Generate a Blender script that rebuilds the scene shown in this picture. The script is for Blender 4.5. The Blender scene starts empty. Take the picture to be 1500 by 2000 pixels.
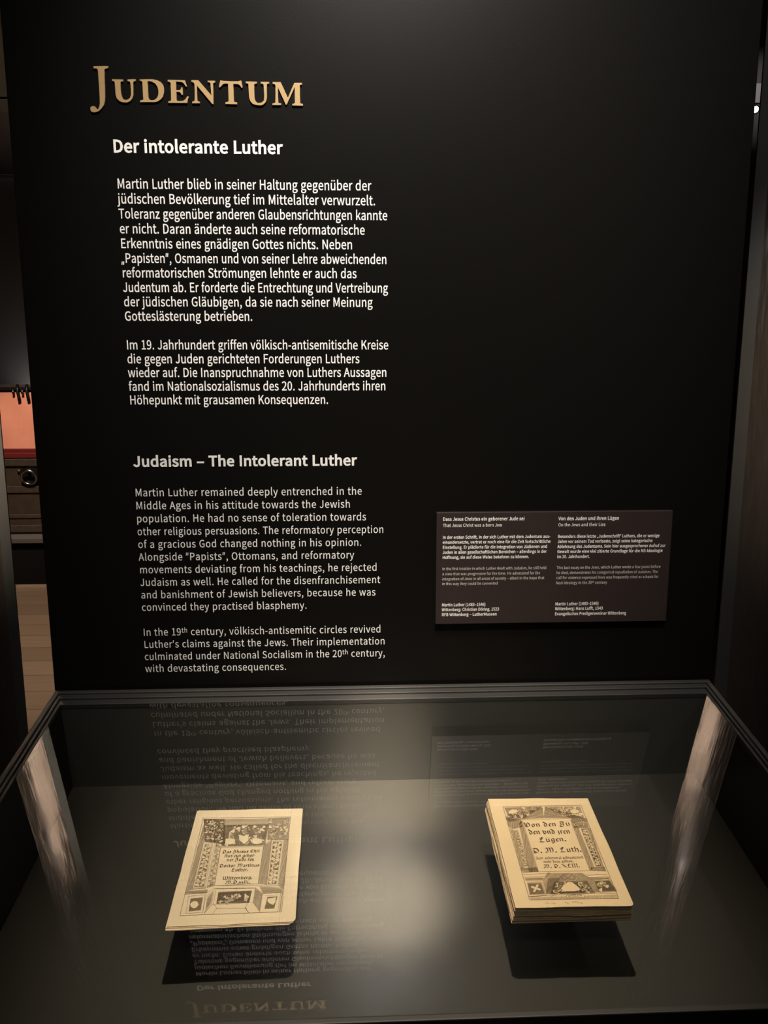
import bpy, bmesh, math, random, json
from mathutils import Vector, Matrix
from mathutils.geometry import tessellate_polygon
random.seed(7)
S = bpy.context.scene
C = S.collection

# ------------------------------------------------------------------ camera
cd = bpy.data.cameras.new('camera')
cam = bpy.data.objects.new('camera', cd); C.objects.link(cam)
cam.location = (-0.05281, -1.12766, 1.47855)
cam.rotation_euler = (1.391577, 0.0011566, -0.0412048)
cd.sensor_fit = 'VERTICAL'; cd.sensor_height = 36.0
cd.lens = 1533.735/2000*36.0
cd.clip_start = 0.05; cd.clip_end = 60
S.camera = cam

# ------------------------------------------------------------------ world, exposure, lights
w = bpy.data.worlds.new('world'); S.world = w; w.use_nodes = True
w.node_tree.nodes['Background'].inputs[0].default_value = (1, .9, .8, 1)
w.node_tree.nodes['Background'].inputs[1].default_value = 0.0012
vs = S.view_settings
vs.view_transform = 'Standard'; vs.look = 'None'; vs.gamma = 1.0; vs.use_curve_mapping = False
vs.exposure = 0.0

TILT = 0.16073009
ZR = 1.0106168
FLOOR_H = 0.1486635
BX = Vector((1, 0, 0)); BA = Vector((0, math.cos(TILT), math.sin(TILT))); BN = Vector((0, -math.sin(TILT), math.cos(TILT)))
def case_pt(x, a, h): return Vector((0, 0, ZR)) + BX*x + BA*a - BN*h

WARM = (1.0, .86, .69)
def spot(name, loc, target, power, angle, blend=1.0, color=WARM, size=.03):
    l = bpy.data.lights.new(name, 'SPOT'); l.energy = power; l.spot_size = math.radians(angle)
    l.spot_blend = blend; l.color = color; l.shadow_soft_size = size
    o = bpy.data.objects.new(name, l); C.objects.link(o); o.location = loc
    o.rotation_euler = (Vector(target)-Vector(loc)).to_track_quat('-Z', 'Y').to_euler()
    return o
spot('case_spotlight', (0.0, -.585, 2.87), case_pt(0, -.29, .12), 178, 30, 1.0, WARM, .02)
spot('case_accent_spotlight', (-.02, -1.0, 3.1), case_pt(-.015, -.265, .15), 1800, 5.0, 1.0, WARM, .03)
spot('case_accent_spotlight', (.02, -1.2, 3.1), case_pt(-.01, -.085, .12), 1700, 5.6, 1.0, WARM, .03)
spot('case_front_fill', (.1, -1.7, 2.5), case_pt(0, -.3, .1), 14, 24, 1.0, WARM, .05)  # added fill, brightens the leaf edges that face the viewer
spot('panel_spotlight', (0.06, -1.25, 3.25), (.03, 0, 1.70), 370, 36, 1.0, (1, .94, .86), .04)
spot('post_spotlight', (-1.12, -1.5, 3.1), (-.89, .3, 1.55), 2600, 18, 1.0, WARM, .03)
spot('post_spotlight', (1.08, -1.5, 3.1), (.90, .3, 1.5), 560, 17, 1.0, WARM, .03)
spot('edge_strip_fill', (1.7, -.9, 3.4), (.69, .3, 1.5), 70, 44, 1.0, (1, .95, .9), .05)  # added dim fill for even light on the right grey edge strip
spot('edge_strip_fill', (-1.7, -.9, 3.4), (-.71, .3, 1.5), 24, 44, 1.0, (1, .95, .9), .05)  # the same added fill for the left edge strip
spot('chest_spotlight', (-2.0, 2.7, 3.3), (-2.3, 4.55, 1.05), 380, 34, .8, (1, .82, .66), .04)
spot('floor_spotlight', (-1.6, 2.4, 3.4), (-1.95, 3.2, 0), 210, 60, .8, (1, .84, .66), .05)
spot('wall_uplight', (-2.5, 5.5, 1.05), (-2.5, 5.6, 1.4), 15, 140, 1.0, (1, .93, .87), .04)
spot('picture_fill', (-2.5, 3.6, 3.9), (-2.7, 5.6, 3.75), 32, 46, 1.0, (1, .85, .68), .04)  # added fill, nothing else lights the picture boards
spot('card_fill', (2.9, 4.6, 3.9), (3.25, 5.58, 3.66), 14, 40, 1.0, (1, .95, .93), .03)  # added fill that brightens the pale wall card
spot('blue_reflection_light', (2.3, -2.4, 2.3), (.735, .3, 1.66), 60, 4.5, 1.0, (.45, .72, 1.0), .05)  # unseen source, added for the bluish reflection on the right-hand post

# ------------------------------------------------------------------ materials
def new_mat(name):
    m = bpy.data.materials.new(name); m.use_nodes = True
    nt = m.node_tree; b = nt.nodes['Principled BSDF']
    return m, nt, b
def mat(name, col, rough=.5, metal=0.0, noise=0.0, nscale=60, bump=0.0, bscale=200, spec=.5):
    m, nt, b = new_mat(name)
    b.inputs['Base Color'].default_value = (*col, 1); b.inputs['Roughness'].default_value = rough
    b.inputs['Metallic'].default_value = metal; b.inputs['Specular IOR Level'].default_value = spec
    tc = nt.nodes.new('ShaderNodeTexCoord')
    if noise:
        n = nt.nodes.new('ShaderNodeTexNoise'); n.inputs['Scale'].default_value = nscale; n.inputs['Detail'].default_value = 6
        nt.links.new(tc.outputs['Object'], n.inputs['Vector'])
        r = nt.nodes.new('ShaderNodeMix'); r.data_type = 'RGBA'
        r.inputs['A'].default_value = (*[c*(1-noise) for c in col], 1); r.inputs['B'].default_value = (*[min(1, c*(1+noise)) for c in col], 1)
        nt.links.new(n.outputs['Fac'], r.inputs['Factor']); nt.links.new(r.outputs['Result'], b.inputs['Base Color'])
    if bump:
        n = nt.nodes.new('ShaderNodeTexNoise'); n.inputs['Scale'].default_value = bscale
        nt.links.new(tc.outputs['Object'], n.inputs['Vector'])
        bp = nt.nodes.new('ShaderNodeBump'); bp.inputs['Strength'].default_value = bump; bp.inputs['Distance'].default_value = .002
        nt.links.new(n.outputs['Fac'], bp.inputs['Height']); nt.links.new(bp.outputs['Normal'], b.inputs['Normal'])
    return m
M = {}
M['panel'] = mat('black_panel_paint', (.0042, .0037, .0031), .31, spec=.2, bump=.03, bscale=500)
M['white'] = mat('white_lettering', (.86, .83, .79), .6)
M['grey'] = mat('grey_lettering', (.68, .66, .63), .6)
M['gold'] = mat('gold_letter', (.46, .30, .135), .42, .25, noise=.06, nscale=300)
M['plaque'] = mat('brown_plaque', (.024, .0155, .0135), .45, noise=.08, nscale=40, spec=.35)
M['plaque_edge'] = mat('plaque_edge', (.012, .01, .009), .3)
M['plaque_ink'] = mat('plaque_lettering', (.82, .79, .75), .6)
M['plaque_ink_thin'] = mat('plaque_thin_lettering', (.62, .58, .54), .6)
M['case'] = mat('black_case_lacquer', (.011, .0105, .0095), .35)
M['case_wall'] = mat('case_inner_wall', (.055, .05, .043), .45, spec=.3)
M['rim'] = mat('anodised_rim', (.032, .030, .027), .5, .2)
M['bed'] = mat('case_bed', (.034, .029, .0235), .5, spec=.3, noise=.05, nscale=25)
M['riser'] = mat('black_riser', (.01, .01, .01), .5)
M['strip'] = mat('grey_painted_steel', (.022, .0205, .0185), .55, spec=.2, noise=.1, nscale=30)
M['paper_old'] = mat('pale_rag_paper', (.76, .59, .405), .8, noise=.05, nscale=35, bump=.1, bscale=600, spec=.2)
M['paper_brown'] = mat('browned_rag_paper', (.74, .53, .32), .8, noise=.09, nscale=28, bump=.1, bscale=600, spec=.2)
M['paper_edge'] = mat('leaf_edges', (.70, .53, .36), .85, noise=.3, nscale=160)
M['ink'] = mat('printing_ink', (.10, .062, .035), .7, spec=.2)
M['ink_mid'] = mat('woodcut_tone', (.25, .17, .10), .8, spec=.2)
M['ink_red'] = mat('faded_brown_ink', (.36, .18, .10), .8, spec=.2)
M['paper_fill'] = mat('unprinted_pale_paper', (.76, .59, .405), .8, spec=.2)
M['paper_fill_brown'] = mat('unprinted_brown_paper', (.74, .53, .32), .8, spec=.2)
M['wall'] = mat('grey_wall_paint', (.16, .155, .15), .8, noise=.05, nscale=4)
M['dark'] = mat('dark_wall_paint', (.02, .012, .011), .7)
M['ceil'] = mat('dark_ceiling_paint', (.02, .02, .02), .8)
M['plinth'] = mat('black_plinth_board', (.006, .0055, .005), .8, spec=.1)
M['ledge'] = mat('grey_plinth_ledge', (.09, .075, .068), .6)
M['chest'] = mat('dark_iron_chest_wood', (.035, .022, .013), .55, noise=.4, nscale=14, bump=.5, bscale=40)
M['band'] = mat('worn_iron_band', (.09, .065, .05), .4, .5, noise=.4, nscale=30, bump=.4, bscale=60)
M['redlac'] = mat('dark_red_lacquer', (.12, .012, .012), .4)
M['coral'] = mat('coral_lining', (.82, .31, .195), .75, noise=.12, nscale=9, bump=.25, bscale=25)
M['iron'] = mat('polished_iron', (.35, .33, .31), .25, 1.0)
M['blackiron'] = mat('black_iron', (.012, .01, .01), .4, .5)
M['pictop'] = mat('faded_print', (.085, .06, .034), .7, noise=.5, nscale=3)
M['picwood'] = mat('faded_print_brown', (.05, .03, .018), .7, noise=.4, nscale=5)
M['picred'] = mat('faded_print_red', (.045, .027, .024), .7, noise=.4, nscale=4)
M['card'] = mat('pale_card', (.6, .56, .55), .7)

def glass_mat():
    m = bpy.data.materials.new('clear_glass'); m.use_nodes = True
    nt = m.node_tree; nt.nodes.clear()
    out = nt.nodes.new('ShaderNodeOutputMaterial'); mix = nt.nodes.new('ShaderNodeMixShader')
    tr = nt.nodes.new('ShaderNodeBsdfTransparent'); gl = nt.nodes.new('ShaderNodeBsdfGlossy'); gl.inputs['Roughness'].default_value = 0.0
    fr = nt.nodes.new('ShaderNodeFresnel'); fr.inputs['IOR'].default_value = 1.52
    geo = nt.nodes.new('ShaderNodeNewGeometry')
    inv = nt.nodes.new('ShaderNodeMath'); inv.operation = 'SUBTRACT'; inv.inputs[0].default_value = 1.0
    mu = nt.nodes.new('ShaderNodeMath'); mu.operation = 'MULTIPLY'
    m2 = nt.nodes.new('ShaderNodeMath'); m2.operation = 'MULTIPLY'; m2.inputs[1].default_value = 1.4; m2.use_clamp = True
    L = nt.links.new
    L(geo.outputs['Backfacing'], inv.inputs[1]); L(fr.outputs[0], mu.inputs[0]); L(inv.outputs[0], mu.inputs[1]); L(mu.outputs[0], m2.inputs[0])
    L(m2.outputs[0], mix.inputs[0]); L(tr.outputs[0], mix.inputs[1]); L(gl.outputs[0], mix.inputs[2]); L(mix.outputs[0], out.inputs[0])
    tr.inputs[0].default_value = (.97, .985, .97, 1)
    return m
M['glass'] = glass_mat()

def steel_mat():
    m, nt, b = new_mat('scratched_black_steel')
    b.inputs['Base Color'].default_value = (.21, .165, .14, 1); b.inputs['Metallic'].default_value = .9; b.inputs['Anisotropic'].default_value = .5
    tc = nt.nodes.new('ShaderNodeTexCoord'); mp = nt.nodes.new('ShaderNodeMapping'); mp.inputs['Scale'].default_value = (260, 260, 14)
    n = nt.nodes.new('ShaderNodeTexNoise'); n.inputs['Scale'].default_value = 1.0; n.inputs['Detail'].default_value = 5
    L = nt.links.new
    L(tc.outputs['Object'], mp.inputs[0]); L(mp.outputs[0], n.inputs['Vector'])
    mr = nt.nodes.new('ShaderNodeMapRange'); mr.inputs[1].default_value = .3; mr.inputs[2].default_value = .7; mr.inputs[3].default_value = .13; mr.inputs[4].default_value = .34
    L(n.outputs['Fac'], mr.inputs[0]); L(mr.outputs[0], b.inputs['Roughness'])
    tg = nt.nodes.new('ShaderNodeTangent'); tg.direction_type = 'RADIAL'; tg.axis = 'Z'; L(tg.outputs[0], b.inputs['Tangent']); b.inputs['Anisotropic Rotation'].default_value = 0
    bp = nt.nodes.new('ShaderNodeBump'); bp.inputs['Strength'].default_value = .35; bp.inputs['Distance'].default_value = .001
    L(n.outputs['Fac'], bp.inputs['Height']); L(bp.outputs[0], b.inputs['Normal'])
    return m
M['steel'] = steel_mat()

def plank_mat():
    m, nt, b = new_mat('oak_floorboards')
    tc = nt.nodes.new('ShaderNodeTexCoord'); br = nt.nodes.new('ShaderNodeTexBrick')
    br.inputs['Scale'].default_value = 1.0; br.inputs['Brick Width'].default_value = 2.4; br.inputs['Row Height'].default_value = .2
    br.inputs['Mortar Size'].default_value = .0035; br.inputs['Mortar'].default_value = (.22, .14, .09, 1)
    br.inputs['Color1'].default_value = (.46, .31, .21, 1); br.inputs['Color2'].default_value = (.36, .24, .16, 1)
    mp = nt.nodes.new('ShaderNodeMapping'); mp.inputs['Scale'].default_value = (3, 40, 1)
    n = nt.nodes.new('ShaderNodeTexNoise'); n.inputs['Scale'].default_value = 1.2; n.inputs['Detail'].default_value = 6
    mx = nt.nodes.new('ShaderNodeMix'); mx.data_type = 'RGBA'; mx.blend_type = 'MULTIPLY'; mx.inputs['Factor'].default_value = .35
    L = nt.links.new
    L(tc.outputs['Object'], br.inputs['Vector']); L(tc.outputs['Object'], mp.inputs[0]); L(mp.outputs[0], n.inputs['Vector'])
    L(br.outputs['Color'], mx.inputs['A']); L(n.outputs['Fac'], mx.inputs['B']); L(mx.outputs['Result'], b.inputs['Base Color'])
    b.inputs['Roughness'].default_value = .5
    return m
M['plank'] = plank_mat()

# ------------------------------------------------------------------ builders
def _area(l): return sum(l[i-1][0]*l[i][1]-l[i][0]*l[i-1][1] for i in range(len(l)))/2
def _in(P, x, y):
    r = False
    for i in range(len(P)):
        a, b = P[i-1], P[i]
        if (a[1] > y) != (b[1] > y) and x < (b[0]-a[0])*(y-a[1])/(b[1]-a[1])+a[0]: r = not r
    return r
def tess(loops):
    """triangles over the points of all loops: each outer contour is filled on its own with the holes inside it"""
    base = []; k = 0
    for l in loops: base.append(k); k += len(l)
    depth = [sum(_in(loops[j], *loops[i][0][:2]) for j in range(len(loops)) if j != i) for i in range(len(loops))]
    out = []
    for i, l in enumerate(loops):
        if depth[i] % 2: continue
        ids = [i]+[j for j in range(len(loops)) if depth[j] == depth[i]+1 and _in(l, *loops[j][0][:2])]
        m = [base[j]+q for j in ids for q in range(len(loops[j]))]
        out += [tuple(m[v] for v in t) for t in tessellate_polygon([[Vector((p[0], p[1], 0)) for p in loops[j]] for j in ids])]
    return out
class MB:
    """collects polygons and links them as one mesh object"""
    def __init__(s): s.v = []; s.f = []; s.mi = []
    def poly(s, pts, mi=0):
        k = len(s.v); s.v += [tuple(p) for p in pts]; s.f.append(tuple(range(k, k+len(pts)))); s.mi.append(mi)
    def tris(s, pts, tr, mi=0):
        k = len(s.v); s.v += [tuple(p) for p in pts]
        for t in tr: s.f.append((k+t[0], k+t[1], k+t[2])); s.mi.append(mi)
    def box(s, a, b, mi=0):
        x0, y0, z0 = a; x1, y1, z1 = b; k = len(s.v)
        s.v += [(x0,y0,z0),(x1,y0,z0),(x1,y1,z0),(x0,y1,z0),(x0,y0,z1),(x1,y0,z1),(x1,y1,z1),(x0,y1,z1)]
        for q in ((0,3,2,1),(4,5,6,7),(0,1,5,4),(1,2,6,5),(2,3,7,6),(3,0,4,7)): s.f.append(tuple(k+i for i in q)); s.mi.append(mi)
    def prism(s, loops, z0, z1, fn, mi=0, mis=None):
        """2D loops (outer and holes) swept from z0 to z1; fn maps (x, y, z) to a point"""
        mis = mi if mis is None else mis
        flat = [p for l in loops for p in l]
        tr = tess(loops)
        s.tris([fn(p[0], p[1], z1) for p in flat], tr, mi)
        s.tris([fn(p[0], p[1], z0) for p in flat], [t[::-1] for t in tr], mi)
        for l in loops:
            for i in range(len(l)):
                a, b = l[i], l[(i+1) % len(l)]
                s.poly([fn(a[0], a[1], z0), fn(b[0], b[1], z0), fn(b[0], b[1], z1), fn(a[0], a[1], z1)], mis)
    def tube(s, pts, r, n=10, closed=False, mi=0):
        pts = [Vector(p) for p in pts]; rings = []
        for i, p in enumerate(pts):
            a = pts[(i-1) % len(pts)] if closed or i else pts[0]; b = pts[(i+1) % len(pts)] if closed or i < len(pts)-1 else pts[-1]
            d = (b-a).normalized(); u = d.orthogonal().normalized() if not rings else (rings[-1][1] - d*rings[-1][1].dot(d)).normalized()
            q = d.cross(u); k = len(s.v)
            s.v += [tuple(p + (u*math.cos(2*math.pi*j/n) + q*math.sin(2*math.pi*j/n))*r) for j in range(n)]
            rings.append((k, u))
        m = len(rings)
        for i in range(m if closed else m-1):
            a, b = rings[i][0], rings[(i+1) % m][0]
            for j in range(n): s.f.append((a+j, a+(j+1) % n, b+(j+1) % n, b+j)); s.mi.append(mi)
        if not closed:
            s.f.append(tuple(rings[0][0]+j for j in range(n))[::-1]); s.mi.append(mi)
            s.f.append(tuple(rings[-1][0]+j for j in range(n))); s.mi.append(mi)
    def build(s, name, mats, parent=None, bevel=0, smooth=False, recalc=True):
        me = bpy.data.meshes.new(name); me.from_pydata(s.v, [], s.f)
        for m_ in (mats if isinstance(mats, (list, tuple)) else [mats]): me.materials.append(m_)
        for p, i in zip(me.polygons, s.mi): p.material_index = i; p.use_smooth = smooth
        if recalc or bevel:
            bm = bmesh.new(); bm.from_mesh(me)
            if recalc: bmesh.ops.recalc_face_normals(bm, faces=bm.faces)
            if bevel: bmesh.ops.bevel(bm, geom=[e for e in bm.edges if len(e.link_faces) == 2 and e.calc_face_angle(0) > .6], offset=bevel, segments=2, affect='EDGES', profile=.5)
            bm.to_mesh(me); bm.free()
        o = bpy.data.objects.new(name, me); C.objects.link(o)
        if parent: o.parent = parent
        return o
def boxobj(name, a, b, m, parent=None, bevel=0):
    mb = MB(); mb.box(a, b); return mb.build(name, m, parent, bevel)
def thing(name, label, cat, loc=(0, 0, 0), rot=(0, 0, 0), group=None):
    o = bpy.data.objects.new(name, None); C.objects.link(o); o.empty_display_size = .05
    o.location = loc; o.rotation_euler = rot; o['label'] = label; o['category'] = cat
    if group: o['group'] = group
    return o
def struct(o): o['kind'] = 'structure'; return o

# ------------------------------------------------------------------ the room
struct(boxobj('floor', (-4.5, -3.5, -.08), (4.5, 5.7, 0), M['plank']))
struct(boxobj('ceiling', (-4.5, -3.5, 4.6), (4.5, 5.7, 4.7), M['ceil']))
struct(boxobj('wall_back', (-4.5, 5.6, 0), (4.5, 5.7, 4.6), M['wall']))
struct(boxobj('wall_left', (-4.6, -3.5, 0), (-4.5, 5.7, 4.6), M['dark']))
struct(boxobj('wall_right', (4.5, -3.5, 0), (4.6, 5.7, 4.6), M['dark']))

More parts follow.
